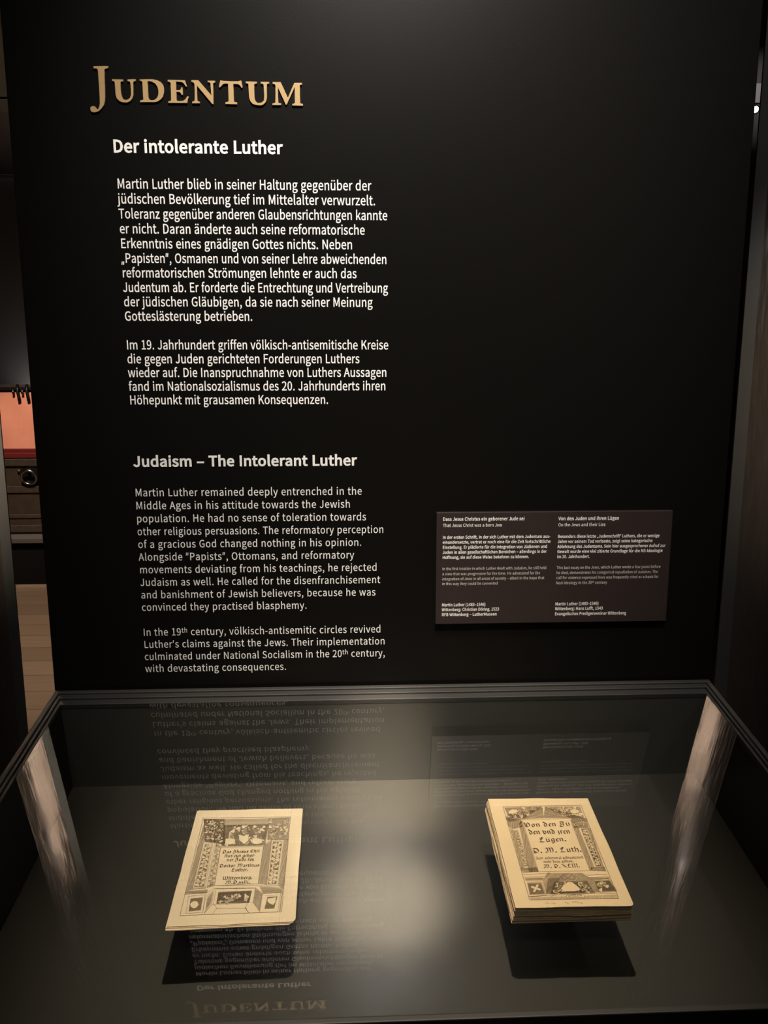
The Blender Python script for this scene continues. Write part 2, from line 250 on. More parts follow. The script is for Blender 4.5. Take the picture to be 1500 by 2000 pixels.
# ------------------------------------------------------------------ lettering
GL = json.loads(r'''{"A":[547,[[4,0,87,0,151,202,393,202,456,0,544,0,320,660,227,660],[172,267,204,369,270,592,274,592,340,369,372,267]]],"B":[592,[[91,0,301,0,431,21,519,86,551,194,534,271,486,324,417,351,417,356,488,410,513,499,484,592,404,644,286,660,91,660],[174,380,174,594,276,594,362,584,414,550,431,488,415,430,364,393,272,380],[174,67,174,315,289,315,387,303,448,264,469,196,448,123,386,80,289,67]]],"C":[574,[[339,-12,453,13,542,83,496,136,427,81,343,61,234,94,163,188,138,332,164,475,237,566,346,599,421,582,481,537,526,591,451,647,345,672,195,630,91,513,52,330,90,146,192,29]]],"D":[619,[[91,0,259,0,427,40,531,153,566,332,531,511,426,622,256,660,91,660],[174,68,174,592,249,592,378,562,455,474,481,332,455,190,378,100,249,68]]],"E":[530,[[91,0,481,0,481,71,174,71,174,312,424,312,424,383,174,383,174,590,471,590,471,660,91,660]]],"F":[497,[[91,0,174,0,174,296,426,296,426,366,174,366,174,590,471,590,471,660,91,660]]],"G":[620,[[350,-12,469,10,554,65,554,342,337,342,337,273,477,273,477,100,426,71,358,61,238,94,164,188,138,332,165,475,241,566,357,599,441,581,500,537,545,591,470,646,355,672,199,630,92,513,52,330,91,146,196,29]]],"H":[655,[[91,0,174,0,174,312,482,312,482,0,565,0,565,660,482,660,482,384,174,384,174,660,91,660]]],"I":[264,[[91,0,174,0,174,660,91,660]]],"J":[482,[[213,-12,318,16,377,90,395,194,395,660,312,660,312,202,300,121,264,75,205,61,141,79,91,136,32,93,106,15]]],"K":[582,[[91,0,174,0,174,209,287,344,485,0,578,0,339,410,547,660,452,660,176,329,174,329,174,660,91,660]]],"L":[489,[[91,0,463,0,463,71,174,71,174,660,91,660]]],"M":[731,[[91,0,166,0,166,366,155,560,158,560,212,410,337,67,393,67,517,410,570,560,574,560,563,366,563,0,640,0,640,660,540,660,414,307,368,169,365,169,317,307,191,660,91,660]]],"N":[651,[[91,0,169,0,169,347,159,553,163,553,234,417,475,0,560,0,560,660,481,660,481,317,493,108,488,108,417,244,176,660,91,660]]],"O":[668,[[334,-12,481,30,580,149,616,332,580,514,481,631,334,672,187,631,88,514,52,332,88,149,187,30],[334,61,230,95,162,189,138,332,162,475,230,566,334,599,438,566,506,475,530,332,506,189,438,95]]],"P":[570,[[91,0,174,0,174,263,283,263,410,285,495,352,526,466,495,581,409,642,279,660,91,660],[174,330,174,592,268,592,365,581,424,542,443,466,424,389,368,345,272,330]]],"R":[572,[[174,347,174,592,285,592,372,581,426,544,445,475,426,404,372,361,285,347],[453,0,547,0,379,289,457,324,509,386,528,475,498,584,417,643,297,660,91,660,91,0,174,0,174,280,293,280]]],"S":[537,[[274,-12,393,14,470,81,498,176,480,258,431,313,362,352,268,393,194,432,158,503,192,573,282,599,365,582,432,538,475,591,391,649,282,672,175,649,101,588,74,497,95,416,146,362,208,328,303,286,382,243,413,168,397,112,349,75,275,61,176,84,93,143,43,86,145,15]]],"T":[539,[[228,0,312,0,312,590,511,590,511,660,28,660,28,590,228,590]]],"U":[649,[[325,-12,446,15,530,104,562,272,562,660,482,660,482,270,461,146,404,80,325,61,247,80,192,146,171,270,171,660,88,660,88,272,120,104,204,15]]],"V":[518,[[212,0,308,0,518,660,433,660,327,303,263,85,259,85,195,303,88,660,1,660]]],"W":[791,[[163,0,262,0,360,398,393,548,397,548,429,398,529,0,630,0,766,660,687,660,616,301,580,86,574,86,528,301,436,660,359,660,268,301,222,86,218,86,178,301,109,660,23,660]]],"Z":[543,[[45,0,501,0,501,71,148,71,496,610,496,660,77,660,77,590,393,590,45,50]]],"a":[507,[[195,-12,281,9,357,59,360,59,367,0,435,0,435,301,418,407,363,476,266,502,157,480,74,438,105,381,172,417,252,433,314,415,345,370,353,310,183,276,85,216,53,127,72,52,122,5],[219,55,157,73,132,132,153,188,223,229,353,255,353,119,286,71]]],"b":[556,[[298,-12,403,19,480,109,511,252,488,384,422,470,316,502,235,481,162,433,166,520,166,717,83,717,83,0,149,0,156,50,159,50,228,5],[285,58,229,69,166,108,166,366,233,415,295,432,371,409,412,347,425,251,407,147,357,81]]],"c":[459,[[276,-12,360,5,434,50,398,105,346,71,283,57,203,80,151,145,131,244,152,343,206,408,285,432,338,420,383,390,424,444,364,484,282,502,165,471,80,383,47,244,77,106,159,19]]],"d":[558,[[249,-12,331,9,398,58,401,58,408,0,475,0,475,717,393,717,393,529,397,445,334,486,259,502,155,470,78,381,48,244,73,105,143,18],[267,58,194,80,148,144,132,245,152,343,202,408,274,432,333,420,393,381,393,124,332,74]]],"e":[499,[[281,-12,370,3,441,38,412,93,355,64,290,54,208,75,152,134,128,225,457,225,461,272,438,393,372,473,266,502,159,470,79,382,47,244,79,106,162,19],[127,284,152,366,202,418,267,436,333,418,374,367,389,284]]],"f":[293,[[30,422,96,422,96,0,178,0,178,422,282,422,282,489,178,489,178,566,195,638,248,663,303,649,321,713,239,728,159,709,112,653,96,567,96,489,30,484]]],"g":[508,[[248,-225,379,-201,465,-140,495,-56,476,10,419,48,325,60,229,60,161,75,143,113,152,147,175,172,247,155,338,176,402,235,426,325,415,383,386,426,486,426,486,489,316,489,247,502,156,480,90,420,64,327,84,249,128,195,128,192,91,155,74,101,86,52,118,21,118,16,65,-34,46,-95,72,-166,142,-210],[247,211,174,242,143,327,174,411,247,441,321,411,351,327,320,242],[259,-168,155,-145,118,-83,130,-40,167,0,231,-7,315,-7,389,-21,414,-69,372,-138]]],"h":[547,[[83,0,166,0,166,355,232,411,299,429,352,416,382,374,392,299,392,0,474,0,474,310,458,415,409,479,324,502,235,477,162,420,166,520,166,717,83,717]]],"i":[248,[[83,0,166,0,166,489,83,489],[124,590,164,605,179,645,164,683,124,698,85,683,70,645,85,605]]],"j":[248,[[32,-218,110,-198,153,-142,166,-56,166,489,84,489,84,-56,72,-126,23,-152,-23,-143,-40,-205],[124,590,164,605,179,645,164,683,124,698,85,683,69,645,85,605]]],"k":[497,[[83,0,164,0,164,129,256,236,399,0,488,0,303,292,466,489,375,489,167,231,164,231,164,717,83,717]]],"l":[256,[[169,-12,217,-5,205,59,188,57,172,65,166,92,166,717,83,717,83,97,103,17]]],"m":[834,[[83,0,166,0,166,355,230,411,288,429,339,416,369,374,379,299,379,0,461,0,461,355,526,411,584,429,636,416,666,374,675,299,675,0,757,0,757,310,741,415,692,479,610,502,525,475,448,408,401,476,312,502,231,477,160,418,158,418,150,489,83,489]]],"n":[549,[[83,0,166,0,166,355,232,411,299,429,352,416,382,374,392,299,392,0,474,0,474,310,458,415,409,479,324,502,234,477,160,418,158,418,150,489,83,489]]],"o":[546,[[273,-12,385,19,467,106,499,244,467,383,385,471,273,502,161,471,79,383,47,244,79,106,161,19],[273,57,199,80,149,145,131,244,149,343,199,408,273,432,347,408,397,343,415,244,397,145,347,80]]],"p":[558,[[83,-206,166,-206,166,-41,163,45,231,3,298,-12,403,19,480,109,511,252,488,384,422,470,316,502,233,481,160,432,158,432,150,489,83,489],[285,58,229,69,166,108,166,366,233,415,295,432,371,409,412,347,425,251,407,147,357,81]]],"q":[558,[[393,-206,475,-206,475,489,410,489,402,443,400,443,335,486,259,502,155,470,78,381,48,244,73,105,143,18,249,-12,330,8,397,57,393,-32],[267,58,194,80,148,144,132,245,152,343,202,408,274,432,333,420,393,381,393,124,332,74]]],"r":[349,[[83,0,166,0,166,314,224,402,288,428,336,420,351,491,299,502,222,474,160,400,158,400,150,489,83,489]]],"s":[421,[[211,-12,308,8,368,60,388,133,365,207,310,252,240,282,166,315,134,366,156,417,225,438,284,425,336,394,375,446,309,485,224,502,133,483,76,433,56,363,77,295,131,251,198,222,274,186,310,129,286,75,213,52,135,68,68,111,29,56,111,8]]],"t":[339,[[236,-12,327,6,311,68,255,55,196,79,179,149,179,422,312,422,312,489,179,489,179,627,111,627,102,489,24,484,24,422,97,422,97,151,110,65,154,9]]],"u":[547,[[226,-12,314,12,387,77,390,77,396,0,465,0,465,489,383,489,383,142,318,79,250,59,198,73,168,115,158,189,158,489,76,489,76,179,92,74,141,10]]],"v":[469,[[188,0,285,0,457,489,376,489,284,211,239,67,234,67,189,211,97,489,12,489]]],"w":[722,[[160,0,256,0,325,262,358,404,363,404,396,264,466,0,566,0,699,489,619,489,548,206,519,70,514,70,480,206,403,489,323,489,247,206,214,70,210,70,181,206,108,489,24,489]]],"x":[448,[[14,0,100,0,166,114,215,202,220,202,273,114,345,0,435,0,274,247,422,489,337,489,276,382,233,300,229,300,181,382,115,489,26,489,175,255]]],"y":[469,[[91,-211,174,-188,233,-128,274,-41,457,489,377,489,289,218,249,79,245,79,196,218,97,489,12,489,208,-1,197,-38,155,-113,87,-143,50,-135,33,-201]]],"z":[428,[[32,0,402,0,402,67,135,67,393,445,393,489,59,489,59,422,289,422,32,44]]],"ä":[507,[[195,-12,281,9,357,59,360,59,367,0,435,0,435,301,418,407,363,476,266,502,157,480,74,438,105,381,172,417,252,433,314,415,345,370,353,310,183,276,85,216,53,127,72,52,122,5],[219,55,157,73,132,132,153,188,223,229,353,255,353,119,286,71],[172,592,208,606,222,641,208,676,172,691,136,676,122,641,136,606],[366,592,402,606,416,641,402,676,366,691,330,676,315,641,330,606]]],"ö":[546,[[273,-12,385,19,467,106,499,244,467,383,385,471,273,502,161,471,79,383,47,244,79,106,161,19],[273,57,199,80,149,145,131,244,149,343,199,408,273,432,347,408,397,343,415,244,397,145,347,80],[176,592,212,606,226,641,212,676,176,691,141,676,127,641,141,606],[369,592,405,606,419,641,405,676,369,691,334,676,320,641,334,606]]],"ü":[547,[[226,-12,314,12,387,77,390,77,396,0,465,0,465,489,383,489,383,142,318,79,250,59,198,73,168,115,158,189,158,489,76,489,76,179,92,74,141,10],[176,592,212,606,226,641,212,676,176,691,140,676,126,641,140,606],[369,592,405,606,420,641,405,676,369,691,334,676,320,641,334,606]]],"ß":[579,[[390,-12,475,8,530,61,550,137,499,250,403,307,351,376,397,466,443,580,424,654,368,706,279,727,173,701,106,629,83,519,83,0,164,0,164,503,178,590,217,643,278,660,341,635,363,572,318,472,274,367,325,270,421,215,473,133,451,77,386,52,333,63,280,95,248,38,313,1]]],"0":[500,[[250,-12,359,26,430,141,456,332,430,522,359,635,250,672,141,635,70,522,45,332,70,141,141,26],[250,55,184,84,140,174,124,332,140,489,184,578,250,607,316,578,360,489,376,332,360,174,316,84]]],"1":[500,[[79,0,441,0,441,68,309,68,309,660,246,660,109,613,109,561,227,561,227,68,79,68]]],"2":[500,[[40,0,455,0,455,71,272,71,164,65,300,208,390,345,423,478,399,580,333,648,231,672,122,645,36,575,84,529,146,583,221,605,289,588,329,542,342,475,310,354,210,214,40,49]]],"3":[500,[[237,-12,344,11,420,75,449,176,430,256,380,312,310,344,310,348,395,407,427,507,402,596,334,652,234,672,132,649,50,593,95,541,157,587,231,605,313,576,343,501,326,436,268,391,160,375,160,312,282,295,346,249,366,179,348,114,301,72,231,57,136,80,68,132,26,79,109,16]]],"4":[500,[[306,0,384,0,384,182,472,182,472,248,384,248,384,660,293,660,18,236,18,182,306,182],[306,248,104,248,254,473,307,570,311,570,306,450]]],"5":[500,[[236,-12,341,15,421,92,452,214,425,334,353,403,253,425,154,399,171,590,420,590,420,660,99,660,77,352,122,324,174,353,231,363,304,345,351,294,368,212,349,129,299,76,228,57,132,79,66,130,24,76,108,15]]],"6":[500,[[271,-12,366,15,435,90,461,203,438,318,375,387,277,410,199,389,128,330,153,492,214,579,298,604,356,590,402,554,449,604,384,653,294,672,174,637,85,522,50,315,80,134,158,25],[130,265,198,330,264,348,330,330,370,280,383,203,368,124,328,72,271,53,200,78,152,149]]],"7":[500,[[178,0,264,0,284,229,341,422,457,610,457,660,44,660,44,590,365,590,261,412,203,224]]],"8":[500,[[252,-12,360,11,432,72,458,158,425,267,348,332,348,337,406,402,435,496,413,586,351,647,254,670,161,649,97,590,73,502,100,413,162,350,162,347,79,276,41,164,69,73,143,11],[297,358,224,392,169,437,148,502,177,580,253,609,335,575,365,492,347,422],[253,50,182,65,133,108,114,171,140,257,205,321,292,282,355,234,380,161,345,81]]],"9":[500,[[212,-12,329,25,416,144,451,358,422,533,343,637,229,672,134,645,66,570,40,457,62,343,126,274,222,250,303,272,374,330,347,169,288,82,209,57,148,70,97,107,52,56,119,8],[373,400,304,332,235,312,170,330,130,380,117,457,132,537,172,589,230,608,302,584,350,514]]],".":[250,[[125,-12,167,6,185,50,167,96,125,113,83,96,66,50,83,6]]],",":[250,[[68,-171,164,-97,199,17,181,88,130,113,86,98,68,56,86,14,128,-2,138,-1,113,-73,48,-122]]],":":[250,[[125,351,167,368,185,414,167,460,125,477,83,460,66,414,83,368],[125,-12,167,6,185,50,167,96,125,113,83,96,66,50,83,6]]],"-":[312,[[41,221,272,221,272,284,41,284]]],"–":[483,[[41,225,441,225,441,281,41,281]]],"(":[304,[[215,-176,266,-154,179,54,151,280,179,505,266,713,215,737,118,524,83,280,118,36]]],")":[304,[[89,-176,186,36,222,280,186,524,89,737,38,713,125,505,154,280,125,54,38,-154]]],"’":[900,[[43,539,62,505,140,569,175,674,154,735,104,759,58,741,42,701,58,660,99,643,123,650,102,589]]]," ":[202,[]]}''')
DATA = json.loads(r'''{"blocks":[[["Martin Luther blieb in seiner Haltung gegenüber der",-363.8,-24.15,1718.3],["jüdischen Bevölkerung tief im Mittelalter verwurzelt.",-363.8,-18.08,1699.2],["Toleranz gegenüber anderen Glaubensrichtungen kannte",-363.8,-1.88,1680.0],["er nicht. Daran änderte auch seine reformatorische",-363.8,-32.81,1660.8],["Erkenntnis eines gnädigen Gottes nichts. Neben",-363.8,-49.81,1641.6],["„Papisten“, Osmanen und von seiner Lehre abweichenden",-363.8,-2.61,1622.4],["reformatorischen Strömungen lehnte er auch das",-363.8,-44.47,1603.3],["Judentum ab. Er forderte die Entrechtung und Vertreibung",-363.8,-1.21,1584.1],["der jüdischen Gläubigen, da sie nach seiner Meinung",-363.8,-22.65,1564.9],["Gotteslästerung betrieben.",-363.8,-189.24,1545.7]],[["Im 19. Jahrhundert griffen völkisch-antisemitische Kreise",-363.8,-0.51,1506.8],["die gegen Juden gerichteten Forderungen Luthers",-363.8,-41.29,1487.8],["wieder auf. Die Inanspruchnahme von Luthers Aussagen",-363.8,-2.7,1468.9],["fand im Nationalsozialismus des 20. Jahrhunderts ihren",-363.8,-4.17,1450.0],["Höhepunkt mit grausamen Konsequenzen.",-363.8,-85.75,1431.0]],[["Martin Luther remained deeply entrenched in the",-363.8,-38.99,1300.0],["Middle Ages in his attitude towards the Jewish",-363.8,-56.03,1281.0],["population. He had no sense of toleration towards",-363.8,-33.16,1262.0],["other religious persuasions. The reformatory perception",-363.8,-7.34,1243.0],["of a gracious God changed nothing in his opinion.",-363.8,-39.99,1224.0],["Alongside “Papists”, Ottomans, and reformatory",-363.8,-51.2,1205.0],["movements deviating from his teachings, he rejected",-363.8,-17.27,1186.0],["Judaism as well. He called for the disenfranchisement",-363.8,-12.76,1167.0],["and banishment of Jewish believers, because he was",-363.8,-19.67,1148.0],["convinced they practised blasphemy.",-363.8,-121.84,1129.0]],[["In the 19^th^ century, völkisch-antisemitic circles revived",-363.8,-11.77,1090.5],["Luther’s claims against the Jews. Their implementation",-363.8,-5.63,1071.6],["culminated under National Socialism in the 20^th^ century,",-363.8,-5.65,1052.6],["with devastating consequences.",-363.8,-154.4,1033.7]]],"heads":[["Der intolerante Luther",-366.25,-143.58,1763.9],["Judaism – The Intolerant Luther",-363.18,-47.15,1343.1]],"gold":[["J",[[[-384.87,1868.36],[-365.91,1868.73],[-366.03,1866.76],[-368.73,1865.79],[-371.11,1864.84],[-371.64,1856.48],[-371.96,1844.07],[-372.41,1832.84],[-373.01,1826.59],[-374.15,1822.19],[-377.43,1817.76],[-382.36,1813.63],[-387.11,1812.32],[-391.07,1812.9],[-392.54,1815.71],[-392.02,1818.54],[-389.25,1820.14],[-386.3,1819.54],[-384.16,1816.75],[-382.75,1815.82],[-380.68,1818.98],[-379.64,1822.75],[-379.34,1831.51],[-379.32,1850.19],[-379.51,1862.57],[-380.01,1865.03],[-381.62,1865.62],[-385.04,1865.89]]]],["U",[[[-361.93,1852.89],[-347.69,1852.76],[-347.8,1850.89],[-350.14,1850.55],[-351.53,1849.6],[-351.74,1840.58],[-351.37,1835.59],[-350.6,1831.85],[-348.78,1828.75],[-346.17,1827.84],[-342.8,1828.51],[-340.01,1830.73],[-338.46,1834.5],[-338.23,1840.74],[-338.63,1848.83],[-339.51,1850.69],[-342.15,1850.96],[-342.03,1853.01],[-331.53,1853.27],[-331.64,1851.28],[-333.87,1850.76],[-334.93,1849.5],[-335.3,1840.78],[-335.73,1833.28],[-337.41,1829.51],[-340.24,1826.66],[-344.35,1824.92],[-349.67,1824.98],[-354.25,1826.49],[-357.37,1829.9],[-358.53,1834.88],[-358.64,1841.74],[-358.85,1849.2],[-359.75,1850.74],[-362.05,1851.02]]]],["D",[[[-326.42,1853.21],[-309.45,1853.55],[-303.85,1852.5],[-298.97,1850.26],[-296.46,1847.18],[-295.26,1841.89],[-295.62,1837.51],[-296.84,1833.12],[-300.04,1829.32],[-304.18,1826.76],[-308.25,1825.78],[-327.3,1825.55],[-327.19,1827.44],[-324.83,1827.9],[-322.92,1828.74],[-322.92,1838.43],[-322.96,1849.65],[-323.87,1851.19],[-326.51,1851.6]],[[-316.22,1851.29],[-311.58,1851.04],[-307.03,1848.92],[-303.91,1844.91],[-302.7,1839.93],[-303.09,1834.92],[-304.98,1830.83],[-308.78,1828.28],[-312.81,1827.92],[-315.42,1829.14],[-316.25,1832.26],[-316.24,1841.01]]]],["E",[[[-290.03,1853.18],[-267.64,1852.84],[-266.65,1849.73],[-265.31,1845.38],[-266.86,1845.05],[-268.71,1848.46],[-270.96,1850.3],[-274.93,1851.0],[-279.26,1851.13],[-279.57,1840.52],[-274.74,1840.77],[-273.34,1842.16],[-272.92,1844.16],[-271.24,1844.19],[-270.95,1839.06],[-270.99,1835.31],[-272.67,1834.97],[-273.9,1837.46],[-275.51,1838.7],[-279.52,1838.65],[-279.65,1828.93],[-279.04,1827.69],[-275.38,1827.23],[-270.66,1827.91],[-267.88,1830.01],[-265.38,1833.49],[-263.38,1833.2],[-264.91,1829.11],[-265.95,1825.2],[-290.56,1825.04],[-290.46,1826.92],[-288.1,1827.27],[-286.72,1828.22],[-286.33,1838.88],[-286.38,1848.86],[-286.97,1850.41],[-289.94,1851.0]]]],["N",[[[-259.15,1853.07],[-250.12,1853.18],[-233.8,1834.81],[-234.16,1842.64],[-234.56,1849.51],[-235.51,1850.75],[-238.04,1851.03],[-237.97,1852.71],[-228.2,1852.71],[-228.28,1850.71],[-230.17,1850.31],[-231.02,1849.24],[-231.13,1839.55],[-231.53,1824.47],[-232.89,1824.14],[-252.41,1846.79],[-252.53,1836.15],[-252.38,1828.63],[-251.57,1827.38],[-249.37,1826.96],[-249.45,1825.01],[-259.26,1824.9],[-259.17,1826.98],[-256.93,1827.44],[-255.88,1828.59],[-255.41,1839.25],[-255.36,1848.0],[-256.27,1850.18],[-259.22,1851.38]]]],["T",[[[-221.33,1853.73],[-218.69,1852.83],[-207.98,1852.34],[-198.58,1852.46],[-194.19,1853.45],[-193.32,1849.4],[-192.45,1845.16],[-193.82,1844.39],[-196.06,1847.8],[-198.7,1849.02],[-204.73,1849.26],[-204.5,1836.73],[-204.47,1827.93],[-203.16,1827.0],[-200.47,1826.72],[-200.55,1824.32],[-215.7,1824.65],[-215.62,1826.85],[-212.92,1827.2],[-211.41,1827.85],[-211.45,1839.78],[-211.45,1849.17],[-214.78,1849.63],[-218.17,1848.78],[-220.26,1846.56],[-222.35,1844.54],[-223.53,1845.27],[-222.49,1849.66]]]],["U",[[[-188.18,1852.47],[-173.6,1852.27],[-173.66,1850.27],[-176.16,1849.74],[-177.33,1848.97],[-177.46,1840.2],[-177.34,1833.28],[-176.46,1828.89],[-173.83,1826.39],[-171.14,1826.11],[-167.73,1827.1],[-164.96,1829.65],[-164.46,1835.33],[-164.7,1843.49],[-165.09,1848.81],[-166.07,1849.74],[-168.75,1850.21],[-168.49,1852.21],[-157.59,1852.22],[-157.64,1850.35],[-159.67,1849.94],[-160.7,1849.06],[-160.94,1840.4],[-161.17,1832.22],[-162.64,1827.79],[-165.77,1824.59],[-169.87,1823.28],[-175.26,1823.73],[-179.95,1825.06],[-182.89,1828.18],[-184.3,1832.57],[-184.7,1841.36],[-184.93,1848.88],[-185.91,1849.99],[-188.24,1850.4]]]],["M",[[[-153.01,1852.09],[-142.43,1852.23],[-133.42,1833.18],[-124.57,1851.51],[-114.44,1851.64],[-114.48,1849.44],[-116.17,1849.42],[-117.33,1848.78],[-117.42,1837.78],[-117.3,1826.74],[-115.96,1826.12],[-113.72,1825.83],[-113.77,1823.61],[-127.74,1823.64],[-127.7,1825.67],[-125.45,1826.01],[-124.28,1826.97],[-124.22,1836.44],[-124.14,1846.5],[-135.32,1824.31],[-136.33,1824.62],[-146.3,1845.91],[-146.4,1836.17],[-146.23,1827.03],[-145.09,1826.41],[-142.59,1826.13],[-142.64,1824.1],[-153.95,1823.97],[-153.9,1826.0],[-151.19,1826.34],[-150.01,1827.3],[-149.55,1837.39],[-149.47,1848.38],[-150.58,1849.62],[-153.06,1850.22]]]]],"plaque":[["B","Dass Jesus Christus ein geborener Jude sei",79.2,198.7,1261.7],["r","That Jesus Christ was a born Jew",79.2,165.7,1252.5],["b","In der ersten Schrift, in der sich Luther mit dem Judentum aus-",79.2,237.7,1234.9],["b","einandersetzte, vertrat er noch eine für die Zeit fortschrittliche",79.2,238.5,1227.5],["b","Einstellung. Er plädierte für die Integration von Jüdinnen und",79.2,233.7,1219.8],["b","Juden in allen gesellschaftlichen Bereichen – allerdings in der",79.2,233.0,1212.4],["b","Hoffnung, sie auf diese Weise bekehren zu können.",79.2,207.3,1204.7],["l","In the first treatise in which Luther dealt with Judaism, he still held",79.2,233.6,1187.6],["l","a view that was progressive for the time. He advocated for the",79.2,224.7,1179.8],["l","integration of Jews in all areas of society – albeit in the hope that",79.2,231.1,1172.2],["l","in this way they could be converted",79.2,161.8,1164.7],["b","Martin Luther (1483–1546)",79.2,144.2,1132.2],["b","Wittenberg: Christian Döring, 1523",79.2,164.6,1124.8],["b","RFB Wittenberg – LutherMuseen",79.2,161.5,1117.1],["B","Von den Juden und ihren Lügen",249.4,338.9,1261.1],["r","On the Jews and their Lies",249.4,319.0,1251.9],["b","Besonders diese letzte „Judenschrift“ Luthers, die er wenige",249.4,401.0,1234.5],["b","Jahre vor seinem Tod verfasste, zeigt seine kategorische",249.4,390.9,1227.0],["b","Ablehnung des Judentums. Sein hier ausgesprochener Aufruf zur",249.4,410.7,1219.3],["b","Gewalt wurde eine viel zitierte Grundlage für die NS-Ideologie",249.4,407.0,1211.8],["b","im 20. Jahrhundert.",249.4,297.9,1204.0],["l","This last essay on the Jews, which Luther wrote a few years before",249.4,405.5,1187.4],["l","he died, demonstrates his categorical repudiation of Judaism. The",249.4,402.1,1179.6],["l","call for violence expressed here was frequently cited as a basis for",249.4,403.3,1172.0],["l","Nazi ideology in the 20^th^ century",249.4,325.7,1164.1],["b","Martin Luther (1483–1546)",249.4,314.7,1131.4],["b","Wittenberg: Hans Lufft, 1543",249.4,321.5,1124.0],["b","Evangelisches Predigerseminar Wittenberg",249.4,357.3,1116.0]],"plaque_c":[[69.67,1273.6],[418.91,1273.94],[419.32,1104.4],[69.96,1104.99]],"HL":[[0.1358814483895507,-0.010627193623784737,-312.8714142679341],[-0.004475931128030072,-0.23157332405367262,-173.15055596908573],[-1.0372700170805293e-06,0.0001794105328169695,1.0]],"HR":[[0.14936840804361576,-0.012012770563129093,108.25302074509689],[-0.004882512944534863,-0.26106104073572556,-184.1586896668181],[-1.1764397569607533e-06,0.0002034819093851088,1.0]]}''')
# quotation marks of this typeface are plain slanted strokes
def _q(y0, y1, xs, lean): return [[v for p in ((x, y0), (x+58, y0), (x+88+lean, y1), (x+22+lean, y1)) for v in p] for x in xs]
GL['„'] = [330, _q(-130, 80, (20, 165), 10)]
GL['“'] = [330, _q(440, 680, (40, 185), 10)]
GL['”'] = GL['“']; GL['’'] = [215, _q(440, 680, (50,), 10)]; GL[' '][0] = 240; GL['/'] = [360, [[20, -120, 80, -120, 340, 720, 280, 720]]]
GL['('][0] = GL[')'][0] = 300

def grow(loop, d):
    """move an outline outwards by d (holes shrink)"""
    n = len(loop); out = []
    for i in range(n):
        p0, p1, p2 = loop[i-1], loop[i], loop[(i+1) % n]
        a = (p1[0]-p0[0], p1[1]-p0[1]); b = (p2[0]-p1[0], p2[1]-p1[1])
        la = math.hypot(*a) or 1; lb = math.hypot(*b) or 1
        na = (a[1]/la, -a[0]/la); nb = (b[1]/lb, -b[0]/lb)
        mx, my = na[0]+nb[0], na[1]+nb[1]; q = mx*mx+my*my
        k = 2/q if q > .6 else 2/.6
        out.append((p1[0]+mx*k*d, p1[1]+my*k*d))
    return out
_cache = {}
def glyph(ch, wt):
    key = (ch, wt)
    if key not in _cache:
        adv, sp = GL.get(ch, GL['n'])
        loops = [[(q[i], q[i+1]) for i in range(0, len(q), 2)] for q in sp]
        loops = [[p for i, p in enumerate(l) if abs(p[0]-l[i-1][0])+abs(p[1]-l[i-1][1]) > .5] for l in loops]
        if loops:
            # the largest contour is an outer one: its winding tells which side is out
            ar = lambda l: sum(l[i-1][0]*l[i][1]-l[i][0]*l[i-1][1] for i in range(len(l)))/2
            sgn = 1 if ar(max(loops, key=lambda l: abs(ar(l)))) > 0 else -1
            loops = [grow(l, wt*sgn) for l in loops]
            tr = tess(loops)
        else: tr = []
        _cache[key] = (adv, [p for l in loops for p in l], tr)
    return _cache[key]
def text_line(mb, s, x0, x1, z, cap, wt, trk, fn, lift=0.0):
    """set s between x0 and x1 on baseline z: trk is the letter spacing, the rest is glyph width (units: mm)"""
    k = cap/660.0; items = []; sup = False
    for ch in s:
        if ch == '^': sup = not sup; continue
        items.append((ch, sup))
    W = sum(glyph(c, wt)[0]*(.66 if u else 1) for c, u in items)
    side = 45
    xs = (x1-x0)/k/(W-2*side+trk*(len(items)-1)); track = trk
    x = x0/(k*xs) - side
    for c, u in items:
        adv, pts, tr = glyph(c, wt); q = .66 if u else 1
        if pts: mb.tris([fn((x+p[0]*q)*k*xs, z+(p[1]*q+(250 if u else 0))*k, lift) for p in pts], tr)
        x += adv*q + track

# ------------------------------------------------------------------ display panel with its lettering
panel = thing('exhibition_stele', 'tall black exhibition panel with gold heading above white and grey paragraphs', 'exhibition panel', (0, 0, 0))
PW0, PW1 = -.5, .4995
boxobj('board', (PW0, 0, 0), (PW1, .05, 2.35), M['panel'], panel, .0012)
wallfn = lambda x, z, l: (x/1000, -(.25+l)/1000, z/1000)
for ch, loops in DATA['gold']:
    mb = MB(); mb.prism(loops, 0.2, 2.4, lambda x, z, d: (x/1000, -d/1000, z/1000))
    mb.build('gold_letter', M['gold'], panel)
for (s, x0, x1, z), m, nm in zip(DATA['heads'], ('white', 'grey'), ('white heading line', 'grey heading line')):
    mb = MB(); text_line(mb, s, x0, x1, z, 15.2 if m == 'white' else 14.4, 29, 14, wallfn)
    o = mb.build('heading', M[m], panel, recalc=False); o['label'] = nm
for bi, lines in enumerate(DATA['blocks']):
    mb = MB()
    for s, x0, x1, z in lines:
        text_line(mb, s, x0, x1, z, 12.3 if bi < 2 else 11.0, 9 if bi < 2 else 3, 8 if bi < 2 else 30, wallfn)
    o = mb.build('paragraph', M['white' if bi < 2 else 'grey'], panel, recalc=False)
    o['label'] = ('long white German paragraph', 'short white German paragraph', 'long grey English paragraph', 'short grey English paragraph')[bi]

